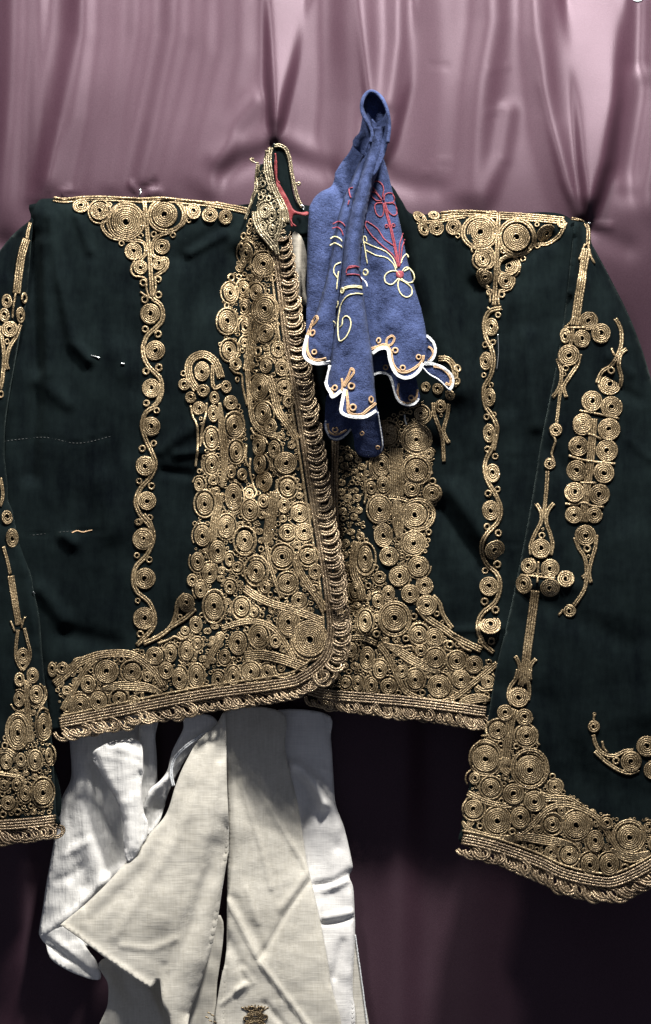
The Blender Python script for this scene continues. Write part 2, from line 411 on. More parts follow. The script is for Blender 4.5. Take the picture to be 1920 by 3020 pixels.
# ================================================================== SATIN CURTAIN
def pleat(x, y, lp, rp, amp, e=7, lean=0.0, y1=None):
    lp, rp = np.array(lp, float), np.array(rp, float)
    xl = np.interp(y, lp[:, 1], lp[:, 0]); xr = np.interp(y, rp[:, 1], rp[:, 0])
    w = np.maximum(xr - xl, 1); yy = y1 or lp[-1, 1]
    k = (-0.5 + 1.1 * np.clip((y + 300) / (yy + 220), 0, 1)) * np.clip((yy - y) / 70, 0, 1) ** 0.5
    mid = np.clip(1 - ((x - (xl + xr) / 2) / (w * 0.62)) ** 2, 0, 1)
    return (amp * k - lean * (x - (xl + xr) / 2) * np.clip((yy - y) / 70, 0, 1)) * sig((x - xl) / e) * sig((xr - x) / e)
SOFT = [  # soft folds of the hanging satin: points, height, width
 ([(50, -500), (42, 100), (25, 400), (5, 700)], 18, 42), ([(118, -500), (112, 150), (95, 580)], 8, 24), ([(250, -500), (240, 100), (205, 350), (150, 590)], 22, 40), ([(330, -500), (318, 150), (270, 560)], 7, 36),
 ([(420, -500), (405, 100), (330, 540)], 9, 34), ([(535, -500), (518, 100), (470, 330), (415, 560)], 16, 42), ([(620, -500), (600, 150), (560, 330), (500, 560)], 11, 38), ([(705, -500), (700, 150), (660, 330), (590, 520)], 10, 44), ([(750, 300), (690, 380), (620, 560)], 10, 30),
 ([(1045, -500), (1052, 100), (1060, 300), (1050, 480)], 22, 52), ([(1170, -500), (1172, 120), (1150, 300)], 10, 26), ([(950, -500), (945, 200), (930, 420)], -10, 40),
 ([(1300, -500), (1310, 150), (1290, 560)], 8, 50), ([(1445, -500), (1450, 60), (1420, 250), (1395, 560)], 20, 46), ([(1590, -500), (1585, 100), (1610, 350), (1680, 640)], 17, 38), ([(1500, 330), (1480, 460), (1420, 610)], 8, 26),
 ([(1890, -500), (1885, 60), (1880, 180)], -16, 34), ([(1900, 260), (1880, 400), (1860, 560)], -13, 40), ([(1945, -500), (1950, 300), (1900, 560), (1960, 800)], 16, 40), ([(1830, 560), (1850, 760), (1900, 950)], 10, 36),
 ([(1270, 482), (1300, 470), (1330, 468)], 1.6, 5), ([(1440, 205), (1500, 198)], 1.5, 5), ([(1250, 512), (1290, 498)], 1.8, 5), ([(1430, 335), (1465, 325), (1490, 310)], 1.6, 5), ([(1470, 465), (1500, 478)], 1.6, 5), ([(1270, 190), (1320, 195)], -1.6, 6)]
def H_cur(x, y):
    sp = lambda t: np.log1p(np.exp(np.clip(t, -30, 30)))
    z = -110 - 0.075 * 70 * sp((650 - y) / 70) - 0.30 * 90 * (sp((y - 760) / 90) - sp((y - 1090) / 90)) + 0 * x
    for p, a, w in SOFT: z = z + 0.95 * ridge(x, y, p, a, w * 1.12) * sig((640 - y) / 25)
    z = z + pleat(x, y, [(770, -800), (785, 0), (793, 250), (806, 424)], [(1000, -800), (908, 0), (868, 200), (812, 424)], 66, 6, 0.17)
    z = z + pleat(x, y, [(1640, -800), (1658, 0), (1690, 300), (1705, 480), (1728, 655)], [(1850, -800), (1838, 0), (1824, 300), (1795, 480), (1740, 655)], 100, 7, -0.05)
    z = z + pleat(x, y, [(1560, -800), (1590, 250), (1625, 400), (1660, 540), (1700, 648)], [(1655, -800), (1680, 250), (1692, 400), (1704, 540), (1716, 648)], 44, 7, -0.03)
    z = z + pleat(x, y, [(1040, -800), (1050, 0), (1080, 300), (1125, 492)], [(1260, -800), (1226, 0), (1208, 250), (1165, 400), (1134, 492)], 44, 7, 0.08)
    z = z + pleat(x, y, [(100, -800), (140, 100), (128, 350), (108, 600)], [(240, -800), (218, 150), (180, 400), (142, 600)], 30, 8)
    for px, py, a, w in [(808, 432, -8, 24), (1735, 668, -8, 26), (1130, 495, -6, 24), (410, 572, -12, 26), (150, 590, -10, 30), (12, 722, -16, 40)]:
        z = z + a * np.exp(-(np.hypot(x - px, y - py) / w) ** 2)
    # puckers round the pins
    for pts, a, w in [([(410, 572), (455, 540)], -9, 9), ([(410, 572), (470, 565)], 8, 9), ([(410, 572), (385, 545)], 7, 8), ([(160, 585), (205, 560)], 6, 7), ([(165, 580), (225, 578)], -5, 5),
                      ([(790, 460), (730, 480), (660, 510)], -11, 36), ([(770, 415), (700, 430), (640, 470)], 7, 34), ([(830, 460), (900, 485), (960, 500)], -10, 36), ([(840, 415), (920, 440)], 5, 30), ([(1150, 530), (1230, 555), (1290, 560)], -8, 34), 
                      ([(1750, 690), (1800, 710), (1850, 730)], -7, 34), ([(1745, 662), (1800, 668)], 5, 10)]:
        z = z + ridge(x, y, pts, a, w)
    # lower, slack part
    lowm = sig((y - 1500) / 120)
    z = z + lowm * (9 * np.sin(x / 74.0 + 0.6) + 2.5 * np.sin(x / 37.0 + 2) + ridge(x, y, [(1190, 2100), (1170, 3400)], 20, 60) + ridge(x, y, [(60, 2000), (70, 3400)], 14, 40))
    upm = sig((700 - y) / 60)
    z = z + upm * (wob(x, y * 0.5, 110, 3.0, 3))
    return z
xs = np.arange(-420, 2360, 8.0); ys = np.arange(-800, 3700, 12.0)
gx, gy = np.meshgrid(xs, ys); V = W(gx.ravel(), gy.ravel(), H_cur(gx.ravel(), gy.ravel())); nx = len(xs); ny = len(ys)
ii, jj = np.meshgrid(np.arange(nx - 1), np.arange(ny - 1)); a0 = (jj * nx + ii).ravel()
F = np.stack([a0, a0 + nx, a0 + nx + 1, a0 + 1], 1)
cur = link_mesh('satin_curtain', V, F.tolist(), SATIN)
md = cur.modifiers.new('thickness', 'SOLIDIFY'); md.thickness = 0.002; md.offset = -1
tag(cur, 'mauve satin curtain pleated and pinned up behind the jacket', 'curtain')

# ================================================================== JACKET
JK = empty('embroidered_jacket', 'dark green velvet jacket thickly embroidered with gold cord coils', 'jacket', (0, 0, 0))

FRONT_EDGE = [(812, 600), (818, 660), (829, 727), (845, 857), (861, 1000), (891, 1162), (915, 1311), (938, 1460), (961, 1600), (980, 1720), (992, 1843), (990, 1900), (975, 1950), (945, 1985), (900, 2012), (840, 2034), (595, 2068), (350, 2117), (176, 2150)]
LEFT_OUT = [(110, 596), (150, 585), (300, 589), (420, 591), (560, 593), (640, 604), (735, 622), (780, 590)] + FRONT_EDGE + [(150, 2152), (140, 2050), (120, 1960), (80, 1800), (20, 1600), (0, 1400), (5, 1200), (40, 1000), (74, 800), (92, 655)]
def H_left(x, y):
    z = 8 + 26 * sig((x - 790) / 34) + 44 * np.exp(-(np.hypot((x - 900) / 260, (y - 2010) / 260)) ** 2)
    z = z + ridge(x, y, [(705, 760), (722, 1000), (740, 1250), (748, 1420)], -34, 34)
    z = z + ridge(x, y, [(640, 950), (610, 1250), (600, 1500), (560, 1750)], 20, 58)
    z = z + ridge(x, y, [(800, 900), (830, 1250), (830, 1600), (800, 1900)], 15, 46)
    z = z + ridge(x, y, [(720, 620), (640, 900)], -8, 40)
    for p, a, w in [([(150, 640), (170, 800), (215, 1010), (260, 1060)], 9, 18), ([(230, 640), (265, 740)], 5, 14), ([(95, 700), (110, 1100), (90, 1400)], -12, 24), ([(130, 720), (140, 1100)], 8, 20),
                    ([(560, 748), (660, 690)], 9, 15), ([(540, 760), (700, 650)], -6, 26), ([(520, 1340), (600, 1330)], 5, 12), ([(480, 1390), (560, 1400)], -5, 14), ([(470, 1330), (600, 1240)], 6, 20),
                    ([(110, 1120), (200, 1190)], 6, 24), ([(190, 1580), (215, 1600)], 9, 20), ([(120, 1740), (190, 1830)], 8, 24), ([(200, 1870), (330, 1900)], -7, 30), ([(430, 640), (400, 900), (420, 1300)], -6, 60),
                    ([(350, 1040), (370, 1090)], 7, 40), ([(300, 1420), (330, 1560)], 6, 40)]:
        z = z + 2.1 * ridge(x, y, p, a, w)
    z = z + ridge(x, y, [(10, 1302), (130, 1290), (230, 1308), (330, 1286)], -3.0, 4) + ridge(x, y, [(80, 1580), (200, 1568), (330, 1564)], -3.5, 4)
    z = z + roll(x, y, [(110, 588), (420, 588), (640, 600), (740, 618)], 46, 44) + roll(x, y, [(92, 655), (74, 800), (40, 1000), (5, 1200), (0, 1400), (20, 1600), (120, 1960)], 40, 22)
    return z + wob(x, y, 120, 3.6, 1) + wob(x, y, 46, 0.7, 5)
LP = cloth('front_panel', LEFT_OUT, H_left, VELVET, JK, 10, 2)
RIGHT_OUT = [(905, 2052), (960, 2063), (1197, 2086), (1433, 2118), (1448, 2120), (1466, 1960), (1500, 1850), (1590, 1500), (1650, 1200), (1700, 900), (1712, 700), (1690, 648), (1600, 638), (1465, 629), (1325, 626), (1219, 632), (1185, 592), (1152, 545), (1120, 560), (1000, 640), (930, 662), (880, 690), (870, 900), (880, 1200), (900, 1500), (915, 1800)]
def H_right(x, y):
    z = -14 + 16 * sig((x - 1040) / 40) + 0 * y
    z = z + ridge(x, y, [(1000, 1350), (1010, 1600), (1020, 1800)], -16, 30) + ridge(x, y, [(1070, 1300), (1085, 1600), (1090, 1850)], 10, 34)
    z = z + ridge(x, y, [(1190, 590), (1235, 760), (1300, 950), (1350, 1150)], 26, 40) + ridge(x, y, [(1285, 640), (1330, 850), (1380, 1050)], -14, 44)
    z = z + ridge(x, y, [(1420, 860), (1428, 1050), (1420, 1350)], -16, 34) + ridge(x, y, [(1475, 900), (1480, 1250)], 10, 40)
    for p, a, w in [([(1300, 1500), (1430, 1680)], -10, 30), ([(1330, 1440), (1440, 1600)], 8, 28), ([(1500, 780), (1620, 700)], -8, 22), ([(1560, 1000), (1580, 1250)], 8, 30), ([(1520, 820), (1500, 1200)], -6, 26),
                    ([(1380, 700), (1400, 800)], 6, 26), ([(1345, 1860), (1480, 1850)], 4, 12)]:
        z = z + 2.1 * ridge(x, y, p, a, w)
    z = z + ridge(x, y, [(1450, 1348), (1590, 1350)], -2.5, 4) + ridge(x, y, [(1480, 1600), (1540, 1605)], -2.5, 4)
    z = z + roll(x, y, [(1150, 545), (1219, 630), (1465, 626), (1690, 645)], 46, 40)
    return z + wob(x, y, 120, 3.6, 2) + wob(x, y, 46, 0.7, 6)
RP = cloth('front_panel', RIGHT_OUT, H_right, VELVET, JK, 10, 2)
BACK_OUT = [(105, 600), (420, 592), (640, 606), (760, 600), (860, 600), (980, 615), (1219, 634), (1465, 632), (1690, 650), (1705, 900), (1600, 1450), (1470, 1950), (1440, 2105), (1200, 2075), (900, 2040), (600, 2050), (350, 2095), (165, 2130), (80, 1800), (10, 1400), (45, 1000), (90, 660)]
BP = cloth('back_panel', BACK_OUT, lambda x, y: -44 + wob(x, y, 130, 2, 4), VELVET, JK, 24, 5)
# sleeves
SR_L = [(1690, 700), (1668, 900), (1644, 1058), (1620, 1180), (1596, 1300), (1572, 1450), (1545, 1600), (1515, 1750), (1488, 1870), (1466, 1958), (1450, 2051), (1434, 2144), (1414, 2190), (1397, 2233), (1377, 2355), (1362, 2436), (1361, 2489)]
SR_B = [(1361, 2489), (1462, 2513), (1583, 2557), (1664, 2594), (1766, 2618), (1826, 2614), (1920, 2566), (2010, 2500)]
SR_R = [(2080, 2430), (2090, 2000), (2060, 1600), (1990, 1330), (1930, 1150), (1890, 1020), (1850, 920), (1800, 820), (1760, 745), (1744, 715), (1738, 665), (1700, 646)]
def H_slr(x, y):
    z = 40 + 12 * sig((y - 1900) / 120) + 0 * x
    z = z + roll(x, y, SR_L[:9], 62, 40) + roll(x, y, SR_L[8:], 45, 24) + roll(x, y, SR_R[2:], 95, 62) + roll(x, y, [(1690, 646), (1738, 662)], 50, 30)
    for p, a, w in [([(1700, 660), (1690, 760), (1675, 860)], 12, 16), ([(1712, 680), (1716, 800)], -10, 16), ([(1560, 1720), (1700, 1730)], 4, 18), ([(1620, 1330), (1700, 1420)], -5, 24), ([(1800, 1050), (1860, 1100)], 5, 16), ([(1780, 1120), (1880, 1180)], -5, 18), ([(1860, 1300), (1915, 1350)], 4, 16),
                    ([(1600, 1780), (1860, 1900)], -6, 40), ([(1850, 1600), (1900, 2100)], 8, 60), ([(1480, 2020), (1600, 2060), (1750, 2330)], -6, 40)]:
        z = z + 1.8 * ridge(x, y, p, a, w)
    return z + wob(x, y, 120, 4.0, 7) + wob(x, y, 46, 0.7, 2)
SR = cloth('sleeve', SR_L + SR_B[1:] + SR_R, H_slr, VELVET, JK, 10, 2)
cloth('sleeve_back', [(1690, 700), (1640, 1060), (1590, 1300), (1520, 1740), (1450, 2060), (1380, 2350), (1366, 2480), (1470, 2500), (1670, 2575), (1820, 2598), (1990, 2500), (2070, 2420), (2075, 2000), (2040, 1600), (1920, 1150), (1840, 920), (1755, 745), (1720, 680)], lambda x, y: -34 + 22 * sig((y - 2000) / 100) + 0 * x, VELVET, SR, 26, 5)
SL_R = [(98, 645), (92, 720), (86, 800), (76, 900), (62, 970), (48, 1050), (30, 1150), (16, 1250), (14, 1340), (22, 1420), (24, 1475), (38, 1510), (57, 1602), (91, 1694), (99, 1737), (116, 1819), (125, 1930), (137, 2050), (152, 2171), (159, 2267), (164, 2387), (164, 2440)]
SL_L = [(-20, 2452), (-200, 2460), (-330, 2400), (-320, 1900), (-260, 1400), (-180, 1050), (-70, 830), (0, 738), (40, 690), (82, 655)]
def H_sll(x, y):
    z = 34 + roll(x, y, SL_R, 44, 34) + roll(x, y, SL_L[4:], 60, 40) + 0 * y
    for p, a, w in [([(70, 1600), (80, 1690)], 8, 14), ([(30, 1600), (70, 1850), (80, 2000)], -7, 18), ([(90, 1720), (110, 1900)], 7, 14), ([(40, 700), (30, 800)], -10, 20), ([(88, 720), (70, 860)], -5, 8), ([(66, 720), (40, 900)], 5, 14)]:
        z = z + ridge(x, y, p, a, w)
    return z + wob(x, y, 70, 2.0, 3) + wob(x, y, 40, 0.9, 8)
SL = cloth('sleeve', SL_R + SL_L, H_sll, VELVET, JK, 10, 2)
cloth('sleeve_back', [(90, 680), (70, 900), (10, 1250), (18, 1470), (85, 1700), (120, 1930), (150, 2200), (158, 2430), (-190, 2440), (-300, 2390), (-300, 1900), (-240, 1400), (-160, 1050), (-60, 830), (10, 735)], lambda x, y: -26 + 0 * x, VELVET, SL, 26, 5)

# ---------------------------------------------------------------- embroidery, front panel on the picture's left
g, h = LP, H_left
coils(g, h, 'A', [(523, 238, 50), (643, 270, 58), (810, 338, 92), (1065, 292, 84, 76), (1250, 272, 46, 54), (1353, 297, 50), (1453, 307, 45), (860, 530, 56), (905, 632, 46), (1048, 498, 50), (1025, 608, 42),
  (908, 428, 19), (993, 420, 22), (783, 478, 20), (1117, 425, 21), (1220, 330, 18), (705, 232, 20), (925, 732, 26), (1022, 710, 23), (935, 840, 26), (1022, 810, 26), (970, 932, 64), (1003, 1170, 64), (980, 1412, 60),
  (938, 1030, 24), (1022, 1062, 26), (942, 1302, 25), (1028, 1280, 26), (945, 1508, 24)])
ring(g, h, 'A', 810, 338, 112, 110, 2, 7); ring(g, h, 'A', 1075, 298, 112, 102, 2, 7); ring(g, h, 'A', 643, 275, 72, 74, 1, 6)
cord(g, h, 'A', 2, 7, [(930, 200), (945, 350), (962, 520), (975, 700), (982, 825)])
cord(g, h, 'A', 3, 7, [(345, 190), (420, 200), (560, 188), (720, 190), (905, 200)]); cord(g, h, 'A', 3, 7, [(905, 200), (1050, 195), (1200, 210), (1350, 225), (1500, 250), (1610, 275)])
cord(g, h, 'A', 2, 6, [(780, 225), (700, 300), (660, 370), (720, 440), (820, 455), (920, 470), (940, 540), (900, 590)])
cord(g, h, 'A', 2, 6, [(1195, 240), (1195, 330), (1130, 390), (1030, 430), (985, 480), (985, 550), (1030, 575), (1075, 580), (1070, 640), (1000, 690)])
cord(g, h, 'A', 1, 7, [(870, 590), (845, 640), (865, 685), (940, 705), (945, 770), (965, 830)]); cord(g, h, 'A', 1, 7, [(1000, 690), (1005, 770), (985, 830)])
cord(g, h, 'A', 1, 7, [(905, 790), (960, 825), (1010, 845)])
cord(g, h, 'A', 2, 7, [(985, 835), (1040, 880), (1050, 960), (1020, 1010), (950, 1075), (922, 1160), (940, 1240), (985, 1300), (1035, 1350), (1045, 1430), (1020, 1500), (985, 1531)])
coils(g, h, 'C', [(228, 460, 64), (228, 725, 65), (185, 1000, 68), (195, 1243, 64), (175, 1500, 69), (192, 342, 25), (280, 315, 28), (190, 562, 22), (265, 615, 24), (165, 880, 27), (245, 845, 25), (142, 1105, 23), (228, 1140, 27), (135, 1390, 25), (220, 1358, 22)])
cord(g, h, 'C', 2, 7, [(255, 590), (190, 630), (163, 720), (190, 820), (235, 910), (255, 990), (220, 1080), (150, 1160), (118, 1250), (150, 1340), (210, 1410), (245, 1475)])
cord(g, h, 'C', 2, 7, [(230, 330), (270, 370), (300, 430), (285, 520), (250, 590)])
coils(g, h, 'D', [(148, 185, 63), (158, 420, 63), (155, 662, 66), (125, 80, 22), (188, 55, 21), (110, 282, 19), (185, 308, 21), (115, 555, 18), (130, 755, 23)])
cord(g, h, 'D', 2, 7, [(150, 35), (190, 90), (210, 180), (170, 280), (105, 350), (88, 430), (110, 500), (180, 560), (215, 640), (205, 720), (110, 822)])
# lower teardrop sweeping to the chain
coils(g, h, 'D', [(410, 565, 48, 56), (370, 650, 16), (345, 680, 11)])
cord(g, h, 'D', 2, 7, [(150, 812), (240, 770), (310, 715), (345, 640), (360, 560), (400, 515)]); cord(g, h, 'D', 2, 7, [(310, 715), (400, 660), (460, 600)])
cord(g, h, 'D', 1, 8, [(235, 812), (300, 790), (340, 770), (380, 790), (420, 770)])
# dense field, upper
coils(g, h, 'Q', [(545, 1165, 100, 100), (560, 1570, 85, 100), (235, 1420, 60, 85), (365, 1390, 60, 75), (480, 1420, 58, 75), (370, 1560, 68, 85), (210, 1680, 75, 100), (380, 1730, 65, 90), (565, 1780, 75, 80),
  (395, 1060, 60, 90), (245, 1285, 35, 42), (630, 1290, 38), (580, 1410, 26), (650, 1640, 32), (600, 590, 40, 60), (570, 740, 60, 80), (640, 830, 45, 60)], GOLD)
coils(g, h, 'C', [(885, 35, 40, 48), (1025, 75, 50, 60), (765, 200, 48, 64), (875, 145, 28, 34), (805, 290, 42, 48), (1110, 190, 50, 58), (975, 205, 30), (1025, 305, 46), (1132, 320, 48, 58), (985, 458, 72, 76), (1150, 458, 50, 56), (1180, 550, 42, 48), (1010, 635, 55, 74), (1060, 722, 45, 52), (980, 860, 55, 60), (1085, 885, 42, 62), (985, 985, 52, 58), (1160, 980, 78, 74), (1015, 1110, 58, 72), (1172, 1152, 54, 62), (1008, 1245, 40, 48), (1150, 1275, 42, 54), (1255, 1330, 60, 64), (1290, 1455, 58, 62)])
ring(g, h, 'C', 1172, 1150, 72, 80); ring(g, h, 'C', 985, 455, 86, 92); ring(g, h, 'C', 1010, 640, 72, 90); ring(g, h, 'C', 765, 195, 62, 80); ring(g, h, 'Q', 545, 1160, 118, 120); ring(g, h, 'Q', 560, 1570, 106, 122, 2); ring(g, h, 'Q', 210, 1680, 92, 118); ring(g, h, 'Q', 235, 1420, 78, 100)
# arm motif
coils(g, h, 'C', [(580, 345, 54, 68), (450, 358, 22), (458, 432, 43), (588, 475, 42, 46), (502, 523, 39), (745, 450, 36, 44), (665, 525, 34, 45), (775, 560, 47, 50), (828, 588, 19), (560, 600, 48, 45), (655, 635, 38, 60), (800, 722, 56, 76), (643, 808, 42, 68), (812, 905, 44, 72), (645, 990, 42, 60), (780, 1040, 32, 48), (853, 1060, 36, 40), (560, 1130, 34, 48), (655, 1100, 38, 34), (797, 1215, 60, 92), (597, 1262, 56, 76), (912, 1305, 50, 64), (908, 1195, 32, 38), (580, 1485, 56, 74), (745, 1425, 56, 76)])
for r_ in [(800, 716, 70, 94), (643, 808, 56, 84), (812, 902, 60, 86), (645, 990, 54, 74), (597, 1262, 72, 96), (912, 1305, 62, 76)]: ring(g, h, 'C', *r_)
cord(g, h, 'C', 4, 6, [(545, 470), (500, 400), (485, 310), (520, 250), (590, 225), (655, 260), (690, 320), (710, 390)])
cord(g, h, 'C', 2, 6, [(655, 300), (650, 400), (665, 460), (710, 440)])
cord(g, h, 'C', 1, 7, [(500, 580), (515, 650), (545, 720), (550, 860), (535, 1005)]); cord(g, h, 'C', 1, 7, [(612, 560), (605, 640), (580, 740), (568, 870)]); coils(g, h, 'C', [(572, 672, 14), (575, 705, 10)])
cord(g, h, 'C', 4, 6, [(700, 560), (712, 700), (728, 850), (735, 1000), (715, 1150)], taper=True, name='stem_cord'); cord(g, h, 'C', 5, 6, [(945, -60), (935, 80), (915, 220), (895, 340)], name='stem_cord'); cord(g, h, 'C', 3, 6, [(895, 330), (905, 450), (915, 560), (935, 680), (1000, 760), (1100, 790)])
cord(g, h, 'C', 4, 6, [(1040, 380), (1080, 500), (1110, 620), (1180, 720), (1240, 820)], name='stem_cord'); cord(g, h, 'C', 5, 6, [(1085, 1180), (1070, 1320), (1050, 1430), (1030, 1540)], name='stem_cord'); cord(g, h, 'C', 4, 6, [(700, 1190), (690, 1280), (665, 1380), (650, 1531)], name='stem_cord')
cord(g, h, 'C', 1, 7, [(770, 310), (800, 350), (850, 370), (860, 460), (890, 580)]); cord(g, h, 'C', 1, 7, [(885, 855), (880, 960), (900, 1010)]); cord(g, h, 'C', 1, 7, [(915, 945), (910, 1040), (935, 1130), (960, 1190), (930, 1230)]); cord(g, h, 'C', 1, 7, [(920, 735), (950, 780), (1010, 800), (1040, 850)])
coils(g, h, 'C', [(865, 780, 18), (595, 935, 18), (562, 1035, 18), (820, 400, 18), (932, 800, 16), (930, 1075, 20), (530, 1400, 18), (705, 155, 16)])
# dense field, lower
coils(g, h, 'D', [(650, 110, 47, 66), (760, 195, 50, 62), (1015, 145, 48, 54), (595, 260, 50, 68), (475, 318, 40, 56), (985, 290, 60, 66), (1140, 285, 48, 50), (668, 310, 28, 40), (715, 350, 30, 34), (545, 390, 45, 60), (830, 380, 54, 64), (1185, 380, 42, 48), (670, 475, 35, 42), (445, 432, 34, 40), (490, 490, 34, 48), (1015, 450, 52, 58), (885, 475, 34, 34), (575, 590, 56, 80), (740, 597, 45, 54), (1085, 550, 48, 46), (815, 625, 28, 32), (1020, 690, 58, 76), (465, 700, 40, 52), (400, 735, 27), (848, 770, 54, 62), (720, 810, 54, 72), (945, 800, 35, 42), (1150, 795, 92, 98), (410, 860, 40, 58), (475, 815, 25, 34), (640, 890, 35, 45), (600, 1035, 40, 54), (690, 1010, 38, 58), (795, 985, 52, 54), (895, 985, 40, 46), (665, 680, 22), (1180, 480, 26), (915, 520, 18), (860, 245, 20), (770, 725, 16), (865, 640, 18), (1100, 660, 16)])
for r_ in [(760, 195, 68, 88), (830, 376, 74, 92), (575, 590, 70, 102), (740, 600, 58, 70), (985, 290, 72, 80), (1015, 450, 64, 70), (795, 985, 64, 66), (848, 770, 64, 74), (1020, 690, 68, 86), (1140, 285, 62, 66)]: ring(g, h, 'D', *r_)
ring(g, h, 'D', 1150, 795, 104, 112, 2)
cord(g, h, 'D', 4, 6, [(760, 480), (830, 530), (930, 575), (1020, 600), (1130, 640), (1230, 680)], name='stem_cord'); cord(g, h, 'D', 2, 6, [(900, 30), (885, 150), (905, 300), (940, 430), (980, 540)]); cord(g, h, 'D', 3, 6, [(620, 720), (720, 690), (830, 680), (930, 720), (1000, 810), (1060, 920)])
cord(g, h, 'D', 5, 6, [(760, 890), (860, 880), (960, 900), (1050, 930), (1130, 960)], name='stem_cord'); cord(g, h, 'D', 4, 6, [(1060, 300), (1090, 380), (1140, 460), (1200, 540), (1240, 620)], name='stem_cord'); cord(g, h, 'D', 4, 6, [(540, 830), (620, 760), (560, 880), (530, 960)], name='stem_cord', taper=True)
cord(g, h, 'D', 2, 7, [(930, 950), (950, 1000), (1000, 1010), (1060, 985)])
# hem band
coils(g, h, 'J', [(805, 255, 88), (995, 260, 66), (665, 350, 56, 68), (1165, 140, 66, 70), (1285, 120, 48, 68), (1405, 100, 45, 72), (1485, 45, 32, 38), (1250, 250, 56, 66), (1350, 310, 56, 82), (1480, 290, 52, 82), (1110, 295, 40), (605, 505, 66), (740, 480, 64, 74), (898, 460, 52), (1010, 475, 44), (505, 400, 38), (470, 230, 44, 50), (395, 240, 34, 58), (685, 248, 22), (915, 165, 26), (905, 325, 16), (820, 525, 16), (960, 415, 16), (1265, 455, 26), (1415, 390, 20), (745, 365, 16), (1070, 110, 20)])
ring(g, h, 'J', 995, 256, 88, 84, 1); ring(g, h, 'J', 898, 460, 74, 74, 1); ring(g, h, 'J', 605, 505, 74, 76, 1); ring(g, h, 'J', 1480, 290, 64, 96, 1)
cord(g, h, 'J', 4, 6, [(410, 350), (520, 260), (600, 190), (720, 140), (850, 122), (980, 128), (1090, 190), (1170, 270), (1230, 370)]); cord(g, h, 'J', 3, 6, [(470, 545), (530, 440), (590, 330), (650, 230), (720, 165)]); cord(g, h, 'J', 5, 6, [(770, 385), (880, 365), (1000, 365), (1120, 380), (1220, 420)], name='stem_cord', taper=True); cord(g, h, 'J', 2, 6, [(1070, 410), (1080, 470), (1140, 480), (1230, 485)]); cord(g, h, 'J', 2, 6, [(530, 240), (570, 170), (630, 160)]); cord(g, h, 'J', 2, 6, [(550, 440), (530, 560), (480, 560)])
# flat braid along opening and hem, in several cords
BR = [(x - 12, y) for x, y in FRONT_EDGE[2:11]] + [(976, 1893), (962, 1938), (935, 1969), (895, 1996), (838, 2016), (595, 2050), (350, 2098), (176, 2132)]
cord(g, h, 'S', 4, 8, BR, BRAID, 'flat_braid')
cord(g, h, 'S', 1, 8, [(p[0] - 26, p[1] - 4) for p in BR[:9]] + [(950, 1880), (930, 1930), (890, 1965), (835, 1990), (595, 2026), (350, 2075), (180, 2112)], GOLD, 'edge_cord')
edging(g, h, [(824, 668), (832, 727), (847, 857), (863, 1000), (893, 1162), (917, 1311), (940, 1460), (963, 1600), (982, 1720), (994, 1843), (992, 1900), (978, 1950), (948, 1988)], 25, 33, BRAID, 1, 0.55)
edging(g, h, [(940, 1990), (900, 2018), (840, 2038), (720, 2055), (595, 2072), (350, 2121), (176, 2154)], 21, 34, BRAID, 1, -0.7)
DENSE_L = [(735, 630), (760, 690), (800, 750), (818, 900), (850, 1100), (880, 1300), (905, 1500), (935, 1750), (945, 1850), (900, 1950), (830, 1985), (595, 2022), (350, 2070), (185, 2108), (160, 2040), (170, 1960), (260, 1930), (370, 1920), (450, 1900), (540, 1850), (570, 1760), (575, 1560), (580, 1400), (600, 1330), (690, 1200), (720, 1180), (735, 1270), (728, 1150), (700, 1060), (660, 1000), (650, 900), (690, 800)]
filler(g, h, DENSE_L, 4.2, 13, 14000)
# small stitches and seams
for pts in [[(10, 1302), (130, 1290), (230, 1308), (330, 1286)], [(85, 1580), (200, 1568), (330, 1564)]]:
    C = resample(cm(pts, 6), 11); mb = MB()
    for i in range(len(C) - 1):
        q = np.stack([C[i], C[i] * 0.45 + C[i + 1] * 0.55]); nn = normals(H_left, q[:, 0], q[:, 1]); V, F = tube_verts(W(q[:, 0], q[:, 1], H_left(q[:, 0], q[:, 1])) + nn * 0.8 * S, nn, 1.3 * S, 1.0 * S, 4); mb.add(V, F)
    mb.build('seam_stitches', THREAD, LP)
cord(LP, H_left, 'S', 1, 3.5, [(212, 1572), (228, 1566), (245, 1570), (272, 1563)], TAN, 'mending_stitch')

# ---------------------------------------------------------------- embroidery, front panel on the picture's right
g, h = RP, H_right
coils(g, h, 'F', [(118, 132, 40), (207, 118, 38, 28), (138, 202, 38), (220, 195, 46), (328, 187, 50, 46), (490, 220, 82), (710, 250, 80), (890, 222, 50, 56), (500, 385, 48, 46), (520, 490, 44, 42), (668, 428, 56), (640, 515, 49), (985, 165, 28, 32), (835, 172, 16), (450, 325, 23), (545, 330, 22), (628, 330, 21), (752, 382, 19), (838, 302, 20), (355, 240, 17), (548, 585, 22), (618, 600, 23), (562, 795, 39, 54), (525, 1005, 36, 56), (550, 1225, 33, 56), (545, 1445, 36, 58), (598, 722, 19), (520, 905, 20), (570, 890, 19), (512, 1090, 17), (558, 1150, 17), (530, 1345, 20), (575, 1330, 17)])
ring(g, h, 'F', 487, 220, 102, 96, 2, 7); ring(g, h, 'F', 712, 250, 106, 104, 2, 7); ring(g, h, 'F', 668, 428, 66, 66); ring(g, h, 'F', 500, 388, 58, 58)
cord(g, h, 'F', 2, 7, [(600, 105), (595, 260), (588, 400), (582, 540), (575, 665)]); cord(g, h, 'F', 4, 6, [(250, 112), (350, 102), (480, 105), (590, 115)]); cord(g, h, 'F', 4, 6, [(600, 118), (720, 125), (850, 135), (1000, 150)]); cord(g, h, 'F', 2, 6, [(100, 160), (220, 155), (330, 135), (400, 125)])
